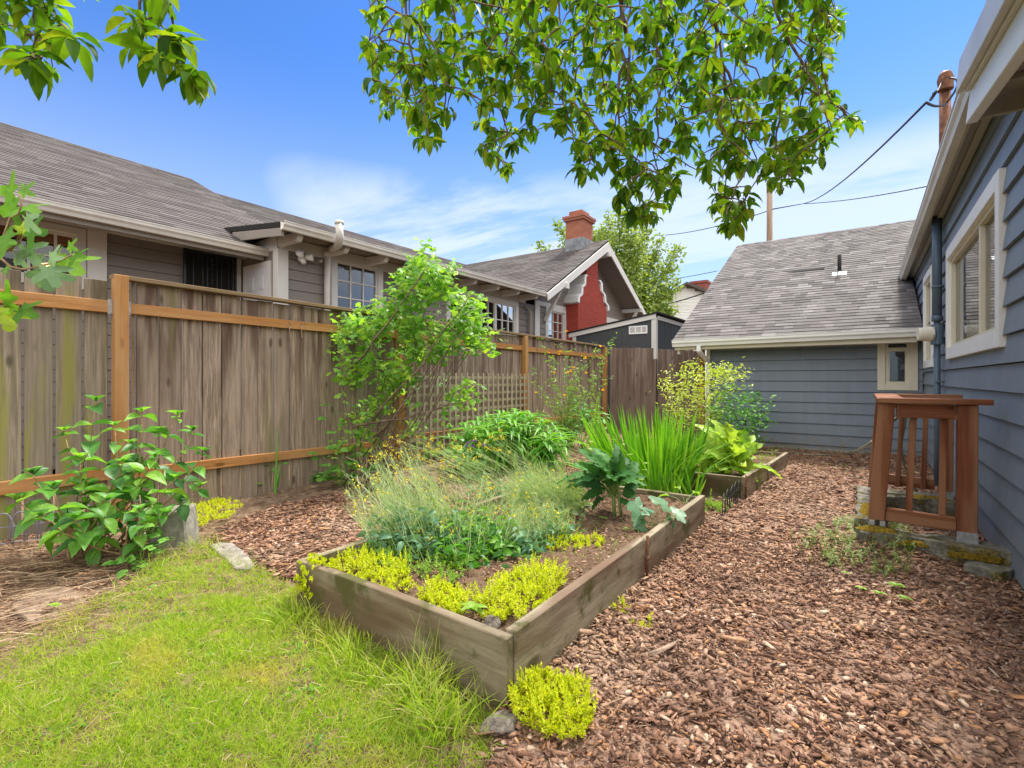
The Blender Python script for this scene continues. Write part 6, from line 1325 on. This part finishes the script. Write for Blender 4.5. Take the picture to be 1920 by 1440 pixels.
# --- fig
def fig():
    st = MB(); lf = LF(); lp_ = LF(); D0 = 1.55
    A = lambda u, v, d=D0: at(u, v, d=d)
    root = A(-60, 500, 1.5)
    for pts, r in (([(-60,505),(-10,475),(15,470),(35,455),(43,440)], .0045), ([(-10,475),(5,448),(18,410),(35,400),(40,385),(38,360)], .0035), ([(-10,475),(20,500),(45,505),(70,500),(95,495)], .0035), ([(70,500),(110,490),(135,478)], .003), ([(-60,590),(0,575),(30,570)], .003), ([(-10,475),(20,470),(50,420),(60,410)], .003)):
        st.tube([A(*p) for p in pts], [r*(1-.5*i/len(pts)) for i in range(len(pts))], 6)
    L = [(38,365,55,35,0,50),(30,362,170,30,0,52),(38,385,200,45,0,50),(42,385,-20,42,0,45),(44,400,-50,52,1,24),(40,440,80,30,0,28),(48,430,-10,42,0,40),(45,455,-50,60,1,40),(30,445,190,60,0,50),(30,470,-60,40,1,26),(60,505,-10,30,1,40),(95,495,70,40,1,24),(100,488,20,30,0,38),(128,470,60,28,0,34),(118,480,-38,62,0,60),(92,498,-95,50,1,56),(88,495,-60,50,1,40),(80,495,180,30,1,40),(30,570,150,45,0,50),(35,574,-25,52,0,36),(15,575,-80,50,0,46),(0,575,-110,55,0,46),(135,478,-10,30,0,30),(15,470,100,30,0,24),(20,500,-150,20,0,26)]
    for u, v, a, Lp, pale, Wp in L:
        p = A(u, v, D0+RNG.uniform(-.08, .08)); k = D0/FPX*1.12; d = RT*math.cos(rad(a))+UP*math.sin(rad(a))+B_*RNG.uniform(-.3, .3)
        (lp_ if pale else lf).put(FIG, p, d, B_+RNG.normal(0, .35, 3)+UP*.4, Lp*k*.88, Wp*k*.88)
    st.tube([root, root+[-.3, -.1, -.2], root+[-.5, -.2, -1.2], root*[1,1,0]+[-.6,-.2,0]], [.006,.012,.02,.03], 7)
    leafy('fig_branch', 'fig branch with lobed leaves reaching in from the left in front of the fence', 'fig tree', root*[1,1,0]+[-.6,-.2,0], st, (lf, MAT['l_fig']), MAT['tan'], [('pale_leaves', lp_, MAT['l_figs'])])
fig()
# --- overhanging tree
def tree():
    st = MB(); lf = LF(); lf2 = LF()
    trunk = np.array([-.9, -2.2, 0.]); crown = np.array([-.75, -1.6, 3.3])
    st.tube([trunk, trunk+[0,.1,1.2], trunk+[.08,.35,2.4], crown], [.16,.13,.115,.10], 12)
    nodes = [crown]; 
    def limb(tgt, r0, r1, sag=0):
        pts = curve(crown, tgt, sag, 10, .010, (0,0,.25)); st.tube(pts, np.linspace(r0, r1, len(pts)), 8); nodes.extend(pts[3:]); return pts
    for u, v, d in ((1160,-40,1.75),(1330,-60,1.9),(880,-50,1.9),(1500,-50,1.8),(1010,-60,2.2),(60,-20,1.15),(280,-20,1.3)): limb(at(u, v, d=d), .05, .013)
    main = [(1165,80,1160,300,1.85,.009),(945,60,935,320,1.9,.006),(1320,60,1420,300,1.9,.009),(1100,60,1075,260,2.1,.006),(1450,70,1560,240,1.85,.007),(760,70,780,240,1.75,.005),(1240,60,1215,380,1.95,.006),(1350,150,1370,400,1.95,.006),(1180,150,1190,360,2.0,.006),(850,60,850,160,1.9,.005),(260,40,275,110,1.2,.004),(310,50,330,120,1.15,.004),(60,40,70,120,1.05,.004)]
    for u0, v0, u1, v1, d, r in main:
        a, c = at(u0, v0-70, d=d), at(u1, v1, d=d+.05); pts = curve(a, c, 0, 8, .025); st.tube(pts, np.linspace(r, .002, 9), 6)
        nn = min(nodes[:80], key=lambda q: np.linalg.norm(q-a)); st.tube(curve(nn, a, 0, 4, .02), [r*1.5,r*1.4,r*1.3,r*1.2,r], 6); nodes.extend(pts)
    env = [(690,-90),(688,120),(700,225),(760,235),(790,285),(840,270),(850,180),(890,215),(905,310),(950,335),(975,290),(1010,240),(1050,250),(1080,310),(1095,370),(1130,300),(1150,330),(1160,420),(1190,440),(1240,415),(1275,350),(1300,280),(1320,330),(1335,430),(1365,455),(1395,430),(1410,340),(1440,330),(1450,375),(1500,350),(1510,310),(1540,320),(1560,260),(1612,245),(1580,210),(1545,170),(1575,90),(1580,-90)]
    S = sample(env, 1230); S = S[np.argsort(S[:, 1])]; NL = np.array(nodes)
    tipsC = []
    for (u, v) in S:
        d = RNG.uniform(1.5, 2.3) if RNG.random() < .8 else RNG.uniform(2.3, 2.9); p = at(u, v-12, d=d); dist = np.linalg.norm(NL-p, axis=1)+np.where(NL[:, 2] < p[2]-.03, .25, 0)
        q = NL[np.argmin(dist)]; pts = curve(q, p, 0, 3, .04); st.tube(pts, [.0036,.003,.0025,.0016], 4, False); NL = np.vstack([NL, pts[1:]]); tipsC.append(p)
    for u, v, d in [(u, v, d) for poly, n, d0, d1 in (([(-40,-80),(120,-80),(140,90),(130,130),(60,150),(0,180),(-40,160)], 30, .95, 1.25), ([(205,-60),(330,-60),(372,110),(365,160),(300,140),(270,130),(215,100)], 20, .95, 1.2)) for (u, v), d in zip(sample(poly, n), RNG.uniform(d0, d1, n))]:
        p = at(u, v-10, d=d); q = NL[np.argmin(np.linalg.norm(NL-p, axis=1))]; st.tube(curve(q, p, 0, 3, .04), [.0028,.0024,.002,.0014], 4, False); tipsC.append(p)
    for p in tipsC:
        n = RNG.integers(4, 9); a = RNG.uniform(0, 6.28)+np.arange(n)*2.4; sp_ = RNG.uniform(.35, 1.1, n)
        d = np.stack([np.cos(a)*sp_, np.sin(a)*sp_, RNG.uniform(-1.1, .25, n)], 1); L_ = RNG.uniform(.036, .066, n)*RNG.choice([.7, 1, 1.15])*(1.25 if np.linalg.norm(p[:2]) < 1.4 else 1)
        nn = np.stack([np.cos(a)*.7, np.sin(a)*.7, np.ones(n)], 1)+rdir(n)*.45
        (lf if RNG.random() < .6 else lf2).put(OV if RNG.random() < .5 else OV2, p+rdir(n)*.008-d*0, d, nn, L_, L_*RNG.uniform(.34, .5, n)*(.85 if np.linalg.norm(p[:2]) < 1.4 else 1))
    t = thing('tree', 'leafy fruit tree whose drooping branches hang into the top of the view', 'tree', trunk)
    st.build('trunk', MAT['twig'], t, True); lf.build('crown', MAT['l_tree'], t); lf2.build('crown', MAT['l_tree'], t)
tree()
# --- background tree
def bgtree():
    st = MB(); lf = LF(); D0 = 24.0; bs = at(1165, 700, d=D0)*[1,1,0]
    sp = [(1160,388),(1140,402),(1045,415),(1066,440),(1028,470),(1175,400),(1100,420),(1215,430),(1240,450),(1275,462),(1260,500),(1250,545),(1230,575),(1200,600),(1190,480),(1210,520),(1150,440),(1130,470),(1085,450),(1180,560),(1225,480),(1165,500),(1120,440),(1190,430),(1260,580),(1270,530),(1010,455),(1200,455),(1150,520),(1240,610),(1205,400),(1130,425)]
    mid = at(1165, 640, d=D0)
    for u, v in sp:
        tip = at(u, v, d=D0+RNG.uniform(-1.5, 1.5)); b0 = mid*.6+tip*.4; b0[2] = min(b0[2], tip[2]-.6) if v < 520 else b0[2]; b0 = b0+RNG.normal(0, .15, 3)
        st.tube([mid-[0,0,1], b0, tip], [.07,.04,.012], 5, False); pts = [mid, b0, tip]
        n = 620; tt = RNG.uniform(.12, 1, n)**.8; base = np.array([along(pts, t)[0] for t in tt]); r = (.8*(1-tt)+.16)[:, None]
        P = base+RNG.normal(0, 1, (n, 3))*r*[.8,.8,.6]; L_ = RNG.uniform(.12, .24, n); lf.put(OV, P, rdir(n, -.5, .9), rdir(n), L_, L_*.55)
    st.tube([bs, mid-[0,0,1], mid], [.22,.16,.12], 10)
    t = thing('tree', 'feathery pale green tree standing behind the brick chimney gable', 'tree', bs); st.build('trunk', MAT['twig'], t, True); lf.build('crown', MAT['l_bg'], t)
bgtree()
